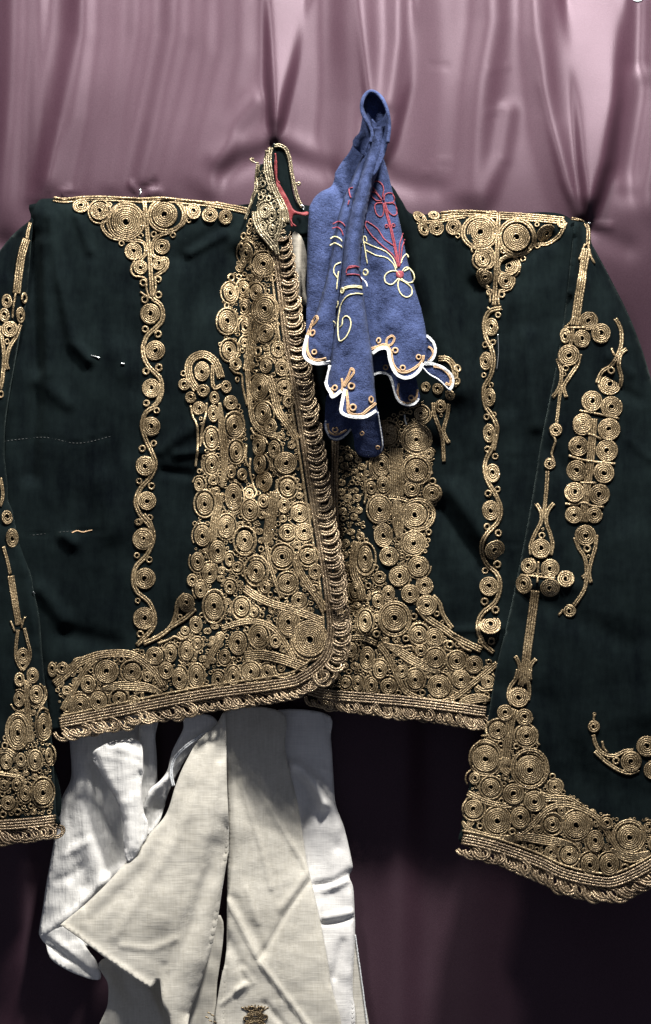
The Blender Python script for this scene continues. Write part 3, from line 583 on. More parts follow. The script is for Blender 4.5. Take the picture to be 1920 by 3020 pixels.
cord(g, h, 'F', 2, 6, [(395, 265), (440, 310), (520, 315), (565, 345), (560, 420), (480, 455), (490, 520), (545, 560)]); cord(g, h, 'F', 2, 6, [(820, 290), (760, 350), (660, 360), (605, 400), (605, 460), (690, 500), (670, 560), (600, 580)]); cord(g, h, 'F', 2, 6, [(830, 290), (900, 290), (970, 240), (1010, 160)])
cord(g, h, 'F', 1, 7, [(530, 540), (550, 600), (550, 650)]); cord(g, h, 'F', 1, 7, [(610, 570), (600, 620), (605, 665)])
cord(g, h, 'F', 2, 7, [(618, 680), (550, 700), (515, 770), (525, 860), (560, 930), (572, 1010), (552, 1100), (512, 1170), (520, 1270), (565, 1340), (592, 1410), (580, 1500), (570, 1550)]); cord(g, h, 'F', 1, 6, [(535, 675), (560, 700)])
coils(g, h, 'E', [(1250, 370, 54, 70), (1232, 648, 64, 74), (1262, 938, 72, 72), (1222, 1215, 68, 74), (1232, 1505, 70, 77), (1212, 190, 25), (1270, 245, 25), (1215, 522, 29), (1285, 490, 25), (1205, 772, 29), (1290, 818, 29), (1285, 1050, 31), (1195, 1100, 27), (1188, 1328, 31), (1270, 1392, 31), (1160, 1625, 23), (1240, 1625, 30)])
cord(g, h, 'E', 2, 7, [(1270, 80), (1262, 150), (1210, 250), (1190, 330), (1212, 430), (1270, 530), (1308, 630), (1290, 730), (1200, 830), (1170, 930), (1200, 1040), (1280, 1120), (1305, 1210), (1270, 1330), (1170, 1420), (1138, 1520), (1180, 1640), (1255, 1710)])
coils(g, h, 'E', [(420, 310, 64, 84), (680, 120, 86), (465, 85, 68), (680, 350, 82), (772, 230, 38), (430, 455, 50, 62), (340, 480, 40, 50), (645, 487, 62), (798, 520, 55), (800, 430, 30), (400, 640, 80, 94), (668, 680, 86), (430, 835, 72, 88), (655, 895, 80), (475, 990, 72), (550, 1140, 72, 80), (695, 1065, 78), (740, 1210, 66), (632, 1270, 70, 67), (755, 1355, 76), (585, 810, 22), (770, 810, 26), (830, 1420, 24), (872, 1480, 15), (812, 598, 18),
  (300, 1010, 54, 98), (405, 1145, 44, 50), (470, 1270, 48, 62), (390, 1325, 44, 54), (225, 1240, 38, 64), (515, 1455, 92, 96), (300, 1480, 48, 78), (695, 1575, 60, 66), (815, 1600, 58), (380, 1570, 30), (660, 1440, 28), (600, 1605, 28), (930, 1650, 32), (988, 1650, 26), (710, 1695, 46), (820, 1755, 68, 70), (980, 1770, 62), (1110, 1800, 65, 68), (570, 1850, 50), (670, 1910, 62, 72), (850, 1960, 84, 90), (1010, 1910, 68, 72), (1215, 1930, 48, 54), (405, 1840, 54, 68), (315, 1750, 58, 86), (190, 1690, 44, 58), (240, 1940, 44, 58), (345, 1960, 48, 68), (470, 1960, 58, 64), (545, 2010, 24), (150, 1935, 38), (1220, 1780, 24), (320, 1210, 26), (575, 1050, 22), (610, 1000, 20), (725, 2010, 26), (700, 545, 18)])
for r_ in [(680, 345, 104, 104, 2), (690, 680, 118, 112, 2), (680, 115, 106, 104, 2), (300, 1010, 76, 124, 1), (515, 1458, 114, 122, 2), (300, 1480, 62, 94, 1), (700, 1572, 76, 82, 1), (655, 895, 92, 92, 1), (670, 1910, 76, 86, 1), (820, 1755, 82, 84, 1), (980, 1770, 74, 74, 1), (815, 1600, 66, 66, 1), (400, 640, 92, 106, 1), (798, 520, 66, 66, 1)]: ring(g, h, 'E', *r_)
cord(g, h, 'E', 3, 7, [(690, 1370), (760, 1450), (880, 1530), (1000, 1610), (1165, 1690)], taper=False); cord(g, h, 'E', 2, 7, [(800, 1285), (850, 1340), (880, 1430), (950, 1530)])
cord(g, h, 'E', 7, 6, [(530, 180), (525, 300), (530, 420), (530, 550)], name='stem_cord'); cord(g, h, 'E', 6, 6, [(530, 560), (540, 700), (550, 860)], name='stem_cord', taper=True); cord(g, h, 'E', 2, 6, [(470, 550), (560, 560), (620, 580)]); cord(g, h, 'E', 1, 7, [(310, 280), (290, 400), (300, 520), (290, 600)])
cord(g, h, 'E', 5, 6, [(430, 1640), (530, 1690), (640, 1760), (760, 1820), (860, 1860)], name='stem_cord', taper=True); cord(g, h, 'E', 3, 6, [(400, 1650), (480, 1760), (540, 1900), (600, 2000), (720, 2060), (850, 2080), (960, 2060)]); cord(g, h, 'E', 3, 6, [(1285, 1790), (1200, 1860), (1100, 1940), (1000, 2020), (930, 2060)]); cord(g, h, 'E', 1, 7, [(520, 1650), (580, 1670), (640, 1660), (660, 1700)]); cord(g, h, 'E', 1, 8, [(990, 1640), (1040, 1680), (1090, 1700)]); cord(g, h, 'E', 1, 7, [(870, 1650), (900, 1625), (950, 1630)]); cord(g, h, 'E', 2, 6, [(1130, 1960), (1180, 1990), (1250, 1980)]); cord(g, h, 'E', 5, 6, [(1000, 2090), (1080, 2060), (1160, 2050), (1230, 2060)], name='stem_cord', taper=True)
cord(g, h, 'E', 4, 6, [(240, 880), (210, 1000), (215, 1120), (260, 1220), (280, 1320)], name='stem_cord'); cord(g, h, 'E', 3, 6, [(200, 1600), (290, 1600), (380, 1640)])
# arm motif beside the kerchief
coils(g, h, 'B', [(1230, 965, 45), (1330, 1015, 40), (1385, 800, 34), (1380, 905, 34), (1250, 1110, 46, 54), (1090, 1170, 56), (1050, 1385, 84), (815, 1330, 74), (1160, 1500, 40), (1255, 1185, 16), (1130, 950, 40)])
cord(g, h, 'B', 3, 6, [(1235, 720), (1300, 720), (1350, 770), (1370, 850), (1360, 950)]); cord(g, h, 'B', 2, 6, [(1190, 1080), (1200, 1180), (1250, 1320), (1270, 1420), (1278, 1565)]); cord(g, h, 'B', 2, 6, [(1320, 1090), (1305, 1190), (1275, 1300), (1285, 1350), (1320, 1412)])
cord(g, h, 'S', 4, 8, [(905, 2030), (960, 2047), (1080, 2058), (1197, 2068), (1320, 2083), (1433, 2099)], BRAID, 'flat_braid')
edging(g, h, [(915, 2052), (960, 2066), (1197, 2089), (1433, 2121)], 18, 34, BRAID, -1, 0.6)
cord(g, h, 'S', 3, 8, [(990, 1290), (985, 1500), (1000, 1700), (1000, 1850)], BRAID, 'flat_braid')
filler(g, h, [(985, 1290), (1060, 1330), (1130, 1440), (1150, 1560), (1180, 1600), (1230, 1760), (1380, 1930), (1462, 1958), (1440, 2080), (1200, 2050), (970, 2030), (960, 1960), (1010, 1850), (1010, 1700), (990, 1500)], 4.2, 13, 12000)
filler(g, h, [(1080, 1250), (1250, 1180), (1290, 1450), (1270, 1600), (1240, 1690), (1170, 1640), (1090, 1470)], 4.2, 9, 4000)

# ---------------------------------------------------------------- sleeve on the right
g, h = SR, H_slr
coils(g, h, 'F', [(1150, 758, 56), (1225, 835, 59), (1108, 868, 53), (1030, 970, 64), (1010, 1048, 22), (1002, 1085, 13), (950, 1425, 39), (1275, 1145, 70), (1288, 1062, 24), (1300, 1020, 13), (1170, 1250, 63), (1290, 1285, 66), (1115, 1385, 60), (1275, 1420, 66)])
cord(g, h, 'F', 4, 6.5, [(1135, 320), (1118, 440), (1100, 560), (1082, 680), (1066, 790)], name='stem_cord'); cord(g, h, 'F', 2, 6, [(1045, 135), (1110, 150), (1145, 200), (1145, 300)]); cord(g, h, 'F', 1, 7, [(1130, 290), (1110, 340), (1088, 385)]); cord(g, h, 'F', 1, 7, [(1148, 300), (1160, 360), (1185, 410)])
cord(g, h, 'F', 1, 7, [(1015, 800), (1060, 800), (1120, 800), (1180, 800)]); cord(g, h, 'F', 2, 6, [(1055, 800), (1048, 860), (1040, 910)]); cord(g, h, 'F', 1, 7, [(1005, 800), (1040, 770), (1060, 730)]); coils(g, h, 'F', [(1010, 850, 30, 48)])
cord(g, h, 'F', 2, 6, [(962, 990), (985, 1070), (980, 1140), (960, 1190), (932, 1225)]); cord(g, h, 'F', 2, 6, [(1098, 960), (1080, 1030), (1040, 1090), (1000, 1160), (1015, 1225)]); cord(g, h, 'F', 2, 5, [(985, 1150), (970, 1260), (955, 1390)])
cord(g, h, 'F', 2, 6, [(1312, 745), (1345, 810), (1350, 890), (1330, 960), (1290, 1030), (1230, 1070), (1200, 1140)]); cord(g, h, 'F', 2, 6, [(1380, 930), (1345, 965), (1335, 1030), (1350, 1100), (1345, 1160)]); cord(g, h, 'F', 1, 7, [(1290, 925), (1300, 960), (1322, 985)])
for b0 in [[(1095, 1305), (1200, 1325), (1335, 1355)]]: cord(g, h, 'F', 1, 7, b0)
coils(g, h, 'G', [(728, 318, 46), (660, 990, 76), (667, 885, 28), (675, 835, 13), (565, 1125, 61), (730, 1145, 73), (530, 1270, 66), (730, 1295, 73), (855, 1230, 66), (985, 20, 72), (1195, 45, 86), (955, 180, 78), (1180, 212, 86), (945, 370, 80), (1155, 390, 82), (925, 545, 78), (1120, 560, 82), (920, 722, 68), (1082, 722, 64), (1010, 885, 82), (1025, 990, 32), (1035, 1050, 15), (885, 1480, 50), (610, 1200, 20), (655, 1200, 18)])
cord(g, h, 'G', 1, 7, [(745, 80), (775, 130), (760, 190), (745, 240), (765, 300)]); cord(g, h, 'G', 2, 6, [(712, 375), (705, 500), (692, 640), (682, 760)])
cord(g, h, 'G', 2, 6, [(625, 635), (660, 700), (660, 780), (610, 880), (578, 970), (585, 1040)]); cord(g, h, 'G', 2, 6, [(762, 630), (715, 690), (702, 780), (735, 880), (752, 960), (735, 1040)])
cord(g, h, 'G', 1, 7, [(640, 1090), (635, 1180), (630, 1260)]); cord(g, h, 'G', 4, 6.5, [(612, 1320), (598, 1450), (575, 1620), (550, 1800), (532, 1960), (520, 2060)], name='stem_cord'); cord(g, h, 'G', 1, 7, [(500, 1200), (580, 1205), (650, 1215), (770, 1225)])
cord(g, h, 'G', 4, 6, [(1075, -40), (1065, 100), (1055, 250), (1035, 430), (1010, 600), (1000, 780)], name='stem_cord')
for b0 in [[(1030, 80), (1080, 95), (1135, 125)], [(878, 250), (980, 285), (1080, 300), (1245, 318)], [(972, 468), (1095, 470)], [(850, 632), (930, 640), (1000, 622), (1060, 650), (1155, 660)]]: cord(g, h, 'G', 1, 8, b0)
cord(g, h, 'G', 2, 6, [(928, 900), (955, 980), (1005, 1060), (1020, 1180), (985, 1220)]); cord(g, h, 'G', 2, 6, [(1100, 880), (1090, 980), (1060, 1080), (1040, 1180), (1055, 1260)]); cord(g, h, 'G', 2, 6, [(1022, 1180), (1010, 1290), (970, 1370), (920, 1440)]); cord(g, h, 'G', 1, 7, [(835, 1470), (800, 1520)])
cord(g, h, 'G', 2, 6, [(455, 1840), (485, 1900), (490, 1970), (475, 2020)]); cord(g, h, 'G', 2, 6, [(620, 1862), (580, 1910), (572, 1980), (575, 2030)])
coils(g, h, 'H', [(565, 265, 74, 72), (470, 375, 59), (610, 408, 61), (415, 505, 63), (620, 545, 70), (437, 600, 25), (550, 620, 25), (325, 710, 90, 96), (645, 790, 100, 104), (250, 855, 42), (365, 920, 66), (812, 838, 25), (830, 915, 48), (530, 965, 76), (680, 1020, 72, 80), (760, 930, 18), (890, 955, 19), (240, 1075, 66), (410, 1160, 84, 94), (578, 1140, 70, 80), (285, 1200, 26), (520, 1240, 30), (710, 1225, 34), (810, 1190, 58), (985, 1190, 88, 100), (880, 1085, 32), (1210, 1180, 46), (1370, 1280, 88), (1125, 1310, 62, 78), (805, 1390, 52), (935, 1410, 64), (1085, 1480, 68, 80), (1225, 1480, 70, 80), (1340, 1500, 30), (1515, 1210, 40), (1145, 1135, 18), (675, 1130, 16), (700, 1370, 20), (1580, 1330, 70), (440, 1015, 22), (900, 1270, 16), (870, 1340, 14), (510, 1080, 14),
   (1112, 475, 44), (1118, 385, 14), (1385, 730, 74), (1275, 725, 28), (1222, 700, 15), (1500, 620, 74), (1545, 790, 68)])
for r_ in [(415, 500, 80, 80, 1), (620, 545, 86, 84, 1), (325, 705, 112, 122, 2), (648, 782, 128, 138, 2), (365, 920, 84, 82, 1), (240, 1075, 84, 86, 1), (410, 1160, 98, 106, 1), (815, 1186, 78, 82, 1), (1370, 1275, 112, 112, 2), (935, 1410, 80, 86, 1), (985, 1190, 100, 112, 1), (830, 915, 58, 58, 1)]: ring(g, h, 'H', *r_)
cord(g, h, 'H', 2, 6, [(562, 60), (545, 130), (505, 190), (492, 260), (520, 320)]); cord(g, h, 'H', 2, 6, [(655, 60), (635, 130), (645, 210), (635, 290)]); cord(g, h, 'H', 3, 6, [(610, 20), (600, 110), (580, 180)], name='stem_cord')
cord(g, h, 'H', 4, 6.5, [(540, 350), (510, 440), (495, 540), (480, 650), (470, 760)], name='stem_cord'); cord(g, h, 'H', 4, 6, [(470, 700), (460, 780), (500, 820)], name='stem_cord')
cord(g, h, 'H', 3, 6, [(200, 960), (270, 1000), (350, 1030), (440, 1050), (520, 1045)]); cord(g, h, 'H', 3, 6, [(590, 1250), (680, 1180), (760, 1090), (860, 1045), (960, 1050), (1060, 1090), (1150, 1150), (1220, 1260), (1290, 1360), (1380, 1420), (1480, 1410)]); cord(g, h, 'H', 2, 6, [(720, 960), (800, 985), (900, 990), (960, 1010), (1020, 1045)]); cord(g, h, 'H', 2, 6, [(760, 1010), (840, 1010), (920, 1020)]); cord(g, h, 'H', 4, 6, [(160, 1170), (210, 1230), (300, 1270), (420, 1290), (540, 1280)], name='stem_cord', taper=True); cord(g, h, 'H', 5, 6, [(480, 1310), (580, 1280), (680, 1290), (800, 1310), (960, 1330)], name='stem_cord', taper=True); cord(g, h, 'H', 5, 6, [(1240, 1370), (1330, 1420), (1420, 1430), (1520, 1390)], name='stem_cord', taper=True)
cord(g, h, 'H', 1, 7, [(350, 440), (330, 500), (340, 540), (300, 545)]); cord(g, h, 'H', 1, 7, [(660, 480), (700, 520), (700, 590), (720, 610)])
cord(g, h, 'H', 1, 7, [(1118, 385), (1112, 440)]); cord(g, h, 'H', 2, 6, [(1110, 535), (1130, 610), (1180, 670), (1260, 690), (1340, 655), (1400, 650)]); cord(g, h, 'H', 2, 6, [(1122, 655), (1200, 730), (1290, 790), (1370, 815), (1440, 790)]); cord(g, h, 'H', 1, 7, [(1175, 580), (1185, 630), (1215, 665)])
CUFF = [(1366, 2474), (1462, 2497), (1583, 2540), (1664, 2577), (1766, 2600), (1826, 2596), (1920, 2549), (2000, 2490)]
cord(g, h, 'S', 4, 8, CUFF, BRAID, 'flat_braid'); cord(g, h, 'S', 1, 8, [(x, y - 25) for x, y in CUFF], GOLD, 'edge_cord')
edging(g, h, [(1364, 2496), (1462, 2517), (1583, 2560), (1664, 2598), (1766, 2622), (1826, 2618), (1920, 2570), (2000, 2512)], 25, 40, BRAID, -1, 0.7)
filler(g, h, [(1480, 2130), (1560, 2150), (1600, 2220), (1640, 2310), (1730, 2370), (1800, 2410), (1930, 2410), (1930, 2520), (1825, 2570), (1766, 2572), (1664, 2548), (1583, 2512), (1462, 2470), (1372, 2448), (1385, 2350), (1402, 2240), (1430, 2160)], 4.2, 12, 9000)

# ---------------------------------------------------------------- sleeve on the left
g, h = SL, H_sll
coils(g, h, 'A', [(48, 850, 36, 46), (152, 830, 18, 38), (30, 940, 34, 46), (128, 940, 26, 52), (62, 1030, 52, 52), (45, 1110, 16, 20), (5, 1450, 18, 26)])
cord(g, h, 'A', 2, 5, [(195, 345), (180, 400), (172, 450)]); cord(g, h, 'A', 4, 5.5, [(170, 450), (140, 550), (120, 680), (105, 800)], name='stem_cord'); cord(g, h, 'A', 2, 6, [(5, 1010), (15, 1100), (25, 1200), (15, 1350), (0, 1420)]); cord(g, h, 'A', 2, 6, [(130, 1000), (100, 1080), (60, 1150), (40, 1240), (50, 1290)]); cord(g, h, 'A', 1, 6, [(100, 800), (85, 900), (80, 960)])
coils(g, h, 'I', [(42, 262, 32, 44), (72, 388, 36, 58), (140, 1110, 38, 50), (200, 1230, 38, 48), (120, 1255, 32, 44), (222, 1345, 40, 56), (118, 1375, 34, 48), (265, 1540, 38, 78), (110, 1580, 48, 80), (295, 1720, 22, 48), (130, 1745, 32, 44), (215, 1750, 34, 52), (262, 1945, 58, 74), (155, 1950, 34, 48), (25, 1900, 30, 34), (100, 1900, 30, 40), (50, 2010, 44), (20, 2080, 24), (110, 2065, 24), (190, 2030, 18), (40, 1760, 36, 46), (30, 1660, 22, 26)])
for r_ in [(265, 1530, 46, 100, 1), (108, 1572, 66, 104, 2), (262, 1945, 68, 92, 1), (215, 1750, 44, 64, 1)]: ring(g, h, 'I', *r_)
cord(g, h, 'I', 2, 5, [(0, 20), (12, 80), (15, 140), (0, 195)]); cord(g, h, 'I', 2, 5, [(20, 440), (45, 530), (62, 610)]); cord(g, h, 'I', 4, 5, [(65, 620), (85, 740), (100, 830), (115, 920)], name='stem_cord'); cord(g, h, 'I', 1, 6, [(65, 895), (80, 930), (90, 960)]); cord(g, h, 'I', 1, 6, [(155, 870), (140, 910), (130, 940)])
cord(g, h, 'I', 2, 5, [(110, 950), (98, 1050), (100, 1130), (135, 1200)]); cord(g, h, 'I', 2, 5, [(150, 940), (170, 1020), (185, 1090), (175, 1150), (135, 1200)]); cord(g, h, 'I', 3, 5.5, [(165, 1260), (165, 1380), (180, 1520), (190, 1640)], name='stem_cord'); cord(g, h, 'I', 3, 6, [(-20, 1700), (40, 1690), (90, 1720)]); cord(g, h, 'I', 2, 6, [(0, 1830), (60, 1840), (120, 1850)])
cord(g, h, 'S', 4, 8, [(163, 2418), (120, 2424), (60, 2430), (0, 2434), (-60, 2436)], BRAID, 'flat_braid')
edging(g, h, [(158, 2443), (110, 2448), (50, 2452), (-30, 2454)], 24, 40, BRAID, 1, -0.6)
filler(g, h, [(60, 2010), (120, 2010), (148, 2200), (158, 2380), (150, 2404), (0, 2410), (-40, 2400), (-40, 2230), (20, 2150)], 4, 11, 4000)

# ---------------------------------------------------------------- collar
def H_clb(x, y): return -8 + 0 * x
CLB = cloth('collar', [(800, 434), (822, 428), (844, 438), (852, 480), (858, 530), (870, 585), (892, 618), (925, 625), (930, 680), (860, 690), (820, 620), (800, 520)], H_clb, VELVET, JK, 9, 6)
def H_cl(x, y): return 22 + 12 * sig((x - 790) / 20) + 6 * sig((y - 560) / 50) + roll(x, y, [(798, 432), (775, 480), (752, 540), (738, 612), (705, 700)], 40, 34) + wob(x, y, 30, 1.5, 2)
CL = cloth('collar', [(797, 434), (792, 460), (776, 482), (761, 490), (753, 540), (748, 585), (740, 612), (752, 645), (768, 690), (792, 725), (814, 748), (826, 740), (840, 712), (850, 700), (858, 668), (850, 630), (836, 590), (817, 550), (809, 500), (803, 450)], H_cl, VELVET, JK, 8, 6)
cord(CL, H_cl, 'Q', 3, 6.5, [(605, 110), (590, 230), (610, 380), (650, 500), (700, 600), (740, 700), (750, 790)], DULL, 'flat_braid')
cord(CL, H_cl, 'Q', 2, 6, [(490, 260), (475, 380), (480, 470), (450, 560), (415, 650), (375, 760)], DULL); cord(CL, H_cl, 'Q', 3, 7, [(470, 690), (480, 780), (530, 880), (600, 960), (650, 1030)], DULL, 'flat_braid'); cord(CL, H_cl, 'Q', 2, 7, [(700, 620), (705, 740), (690, 850), (655, 960), (670, 1080)], DULL); cord(CL, H_cl, 'Q', 2, 6, [(570, 130), (565, 300), (590, 420), (620, 520)], DULL)
coils(CL, H_cl, 'Q', [(540, 440, 30, 36), (500, 330, 22), (560, 330, 18, 26), (560, 680, 52, 70), (620, 720, 40, 62), (540, 820, 36, 46), (620, 850, 36, 50), (520, 560, 32, 30), (590, 570, 26, 32)], DULL)
coils(LP, H_left, 'Q', [(430, 780, 24, 34), (415, 870, 24, 34), (450, 920, 24), (365, 910, 28, 38), (540, 1010, 26), (480, 1000, 24, 30), (400, 700, 20, 26), (345, 1000, 24, 36), (360, 1150, 34, 50), (345, 1060, 20)])
filler(CL, H_cl, [(765, 500), (800, 470), (815, 560), (845, 640), (845, 690), (815, 740), (780, 700), (755, 630), (758, 540)], 3.5, 10, 2500, DULL)
cord(CLB, lambda x, y: H_clb(x, y) + 4, 'Q', 2, 6, [(640, 95), (690, 90), (745, 125), (780, 220), (800, 350), (825, 470), (855, 580), (895, 650)], DULL, 'edge_cord')
cord(CLB, lambda x, y: H_clb(x, y) + 4, 'Q', 1, 6, [(830, 435), (860, 425), (875, 440), (850, 455)], DULL); coils(CLB, lambda x, y: H_clb(x, y) + 4, 'Q', [(860, 435, 20)], DULL)
cord(CL, lambda x, y: 8 + 0 * x, 'Q', 1, 6, [(500, 250), (470, 245), (430, 225), (425, 205), (455, 215)], DULL, 'button_loop')
cloth('collar_lining', [(811, 465), (814, 500), (818, 530), (834, 558), (850, 588), (866, 618), (888, 626), (908, 624), (906, 636), (868, 634), (860, 655), (864, 668), (857, 668), (848, 640), (832, 592), (816, 552), (809, 500)], lambda x, y: 30 + 8 * sig((y - 560) / 50) + wob(x, y, 14, 2.0), REDCLOTH, CL, 6, 3)
cord(CL, lambda x, y: 44 + 0 * x, 'Q', 1, 5, [(650, 160), (660, 280), (660, 390), (690, 430)], REDCLOTH, 'frayed_thread'); cord(CL, lambda x, y: 66 + 0 * x, 'Q', 1, 5, [(790, 760), (800, 790), (835, 820)], REDCLOTH, 'frayed_thread')
cloth('lining', [(862, 690), (890, 700), (905, 760), (900, 840), (905, 900), (880, 880), (868, 800)], lambda x, y: 6 + 0 * x, LINING, JK, 10, 4)

# ================================================================== KERCHIEF
KF = empty('kerchief', 'blue cloth kerchief with scalloped white edge hung in folds over the jacket', 'kerchief')
def tubep(x, y, Lp, Rp, A):
    dl, dr = pdist(x, y, Lp), pdist(x, y, Rp); t = (dl - dr) / (dl + dr + 1e-6); return A * np.sqrt(np.maximum(1 - t * t, 0.0))
def H_kb(x, y): return 60 + 14 * np.clip((y - 500) / 500, 0, 1) + roll(x, y, [(1010, 475), (978, 550), (940, 568), (909, 640), (903, 900)], 30, 22) + ridge(x, y, [(990, 545), (1010, 590)], -10, 10) + ridge(x, y, [(950, 600), (940, 900)], 8, 30) + wob(x, y, 40, 1.5, 3)
KB = cloth('cloth_fold', [(1045, 410), (1040, 428), (1028, 452), (1010, 475), (992, 505), (978, 548), (945, 566), (922, 592), (910, 640), (906, 760), (904, 900), (905, 1000), (930, 1010), (1010, 1000), (1040, 800), (1060, 560), (1090, 440)], H_kb, DENIM, KF, 8, 5)
KR_OUT = [(1120, 470), (1137, 484), (1158, 565), (1180, 660), (1200, 760), (1222, 845), (1243, 915), (1257, 985), (1256, 1040), (1249, 1073), (1238, 1095), (1220, 1112), (1195, 1119), (1170, 1110), (1155, 1087), (1146, 1059), (1143, 1036), (1134, 1029), (1116, 1034), (1094, 1048), (1060, 1050), (1040, 900), (1040, 700), (1070, 540)]
def H_kr(x, y): return 62 + 52 * np.clip((y - 500) / 600, 0, 1) + roll(x, y, [(1137, 484), (1180, 660), (1222, 845), (1257, 985)], 34, 24) + ridge(x, y, [(1120, 720), (1150, 950)], 8, 30) + ridge(x, y, [(1110, 800), (1105, 1000)], -12, 22) + wob(x, y, 46, 2.0, 5)
KR = cloth('cloth_fold', KR_OUT, H_kr, DENIM, KF, 8, 5)
def H_kr2(x, y): return 80 + 14 * np.sin((x - 1240) / 40.0) + wob(x, y, 30, 1.5)
KR2 = cloth('cloth_fold', [(1250, 985), (1262, 990), (1281, 1012), (1286, 1037), (1276, 1064), (1252, 1074), (1235, 1060), (1238, 1010)], H_kr2, DENIM, KF, 7, 4)
KR3 = cloth('cloth_fold', [(1235, 1066), (1252, 1073), (1278, 1072), (1310, 1084), (1334, 1109), (1337, 1134), (1326, 1154), (1313, 1141), (1295, 1120), (1267, 1104), (1245, 1090)], H_kr2, DENIM, KF, 7, 4)
def H_ku(x, y): return 72 + roll(x, y, [(1145, 1102), (1166, 1159), (1195, 1197), (1238, 1177)], 14, 8) + wob(x, y, 30, 1.5)
KU = cloth('cloth_fold', [(1080, 1040), (1100, 1108), (1123, 1097), (1145, 1103), (1159, 1123), (1166, 1159), (1175, 1184), (1195, 1198), (1222, 1196), (1238, 1177), (1234, 1150), (1225, 1110), (1200, 1060), (1140, 1020)], H_ku, DENIM, KF, 7, 4)
def H_kd(x, y): return 95 - 0.42 * (y - 1150) + ridge(x, y, [(1035, 1220), (1036, 1270)], -18, 14) + roll(x, y, [(958, 1235), (975, 1295), (1020, 1285)], 14, 10) + wob(x, y, 30, 1.5, 2)
KD = cloth('cloth_fold', [(975, 1150), (958, 1238), (960, 1270), (974, 1294), (998, 1299), (1020, 1286), (1034, 1268), (1043, 1290), (1048, 1328), (1070, 1347), (1108, 1347), (1127, 1332), (1131, 1308), (1122, 1250), (1112, 1205), (1080, 1150)], H_kd, DENIM, KF, 7, 4)
KL_L = [(1072, 452), (1042, 518), (1012, 590), (996, 650), (985, 710), (970, 785), (952, 860), (925, 940), (904, 990)]
KL_B = [(895, 1044), (905, 1066), (934, 1077), (974, 1071)]
KL_R = [(1110, 420), (1088, 480), (1062, 555), (1040, 630), (1024, 710), (1014, 800), (1004, 900), (994, 1010), (980, 1070)]
def H_kl(x, y): return 48 + 48 * np.clip((y - 430) / 640, 0, 1) + tubep(x, y, KL_L, KL_R, 52) + ridge(x, y, [(1094, 376), (1051, 480), (1022, 548), (1001, 609), (986, 681), (960, 800), (945, 950)], 8, 14) + ridge(x, y, [(915, 1000), (965, 1060)], 6, 8) + wob(x, y, 40, 1.5, 4)
KL = cloth('cloth_fold', [(1100, 400)] + KL_L + KL_B + [(1000, 1010), (1010, 900), (1020, 800), (1035, 680), (1060, 580), (1085, 500), (1110, 430)], H_kl, DENIM, KF, 7, 5)
KC_R = [(1147, 372), (1142, 415), (1132, 460), (1103, 540), (1082, 630), (1069, 720), (1063, 800), (1074, 880), (1085, 960), (1097, 1040), (1105, 1130), (1112, 1215)]
KC_L = [(1098, 385), (1080, 450), (1056, 535), (1033, 620), (1018, 700), (1008, 790), (1000, 860), (990, 950), (978, 1030), (973, 1072)]
KC_B = [(1109, 1214), (1076, 1234), (1030, 1232), (1005, 1221), (1004, 1195), (1016, 1146), (1008, 1157), (978, 1176), (973, 1163), (960, 1130)]
def H_kc(x, y): return 72 + 60 * np.clip((y - 430) / 800, 0, 1) + tubep(x, y, KC_L + KC_B[::-1][:1], KC_R, 66) + ridge(x, y, [(1020, 1060), (1015, 1150)], -8, 16) + wob(x, y, 40, 1.6, 6)
KC = cloth('cloth_fold', KC_R + KC_B + KC_L[::-1] + [(1110, 376)], H_kc, DENIM, KF, 7, 5)
# top loop: a hood of cloth, open towards the viewer
lp = resample(cm([(1092, 420), (1098, 395), (1090, 372), (1074, 345), (1067, 318), (1072, 290), (1088, 272), (1108, 274), (1130, 296), (1144, 335), (1148, 375), (1143, 420)], 8), 5)
dep = np.linspace(0, 1, 9); vs_, fs_ = [], []
cx, cy = 1108, 345
for j, d in enumerate(dep):
    k = 1 - 0.12 * d ** 2 + 0.05 * math.sin(d * 3.1); vs_.append(W(cx + (lp[:, 0] - cx) * k, cy + (lp[:, 1] - cy) * k, 164 - 70 * d + 0 * lp[:, 0] - 34 * (1 - d) * np.clip((300 - lp[:, 1]) / 30, 0, 1) ** 0.8))
n_ = len(lp)
for j in range(len(dep) - 1):
    for i in range(n_ - 1): fs_.append((j * n_ + i, j * n_ + i + 1, (j + 1) * n_ + i + 1, (j + 1) * n_ + i))
tl = link_mesh('top_loop', np.vstack(vs_), fs_, DENIM, KF); md = tl.modifiers.new('thickness', 'SOLIDIFY'); md.thickness = 9 * S; md.offset = 0
cloth('cloth_fold', [(1085, 285), (1110, 280), (1130, 305), (1142, 350), (1142, 420), (1120, 470), (1090, 470), (1050, 440), (1040, 425), (1046, 405), (1060, 390), (1068, 350), (1072, 310)], lambda x, y: 92 + 8 * sig((y - 380) / 15) + ridge(x, y, [(1062, 395), (1050, 430)], 14, 12), DENIM, KF, 7, 4)
cloth('cloth_fold', [(1096, 350), (1110, 362), (1128, 352), (1140, 330), (1147, 370), (1143, 420), (1128, 470), (1100, 520), (1080, 500), (1085, 440), (1098, 395)], lambda x, y: 112 + 30 * sig((x - 1128 + (y - 400) * 0.25) / 7) + 8 * sig((y - 430) / 20), DENIM, KF, 6, 4)
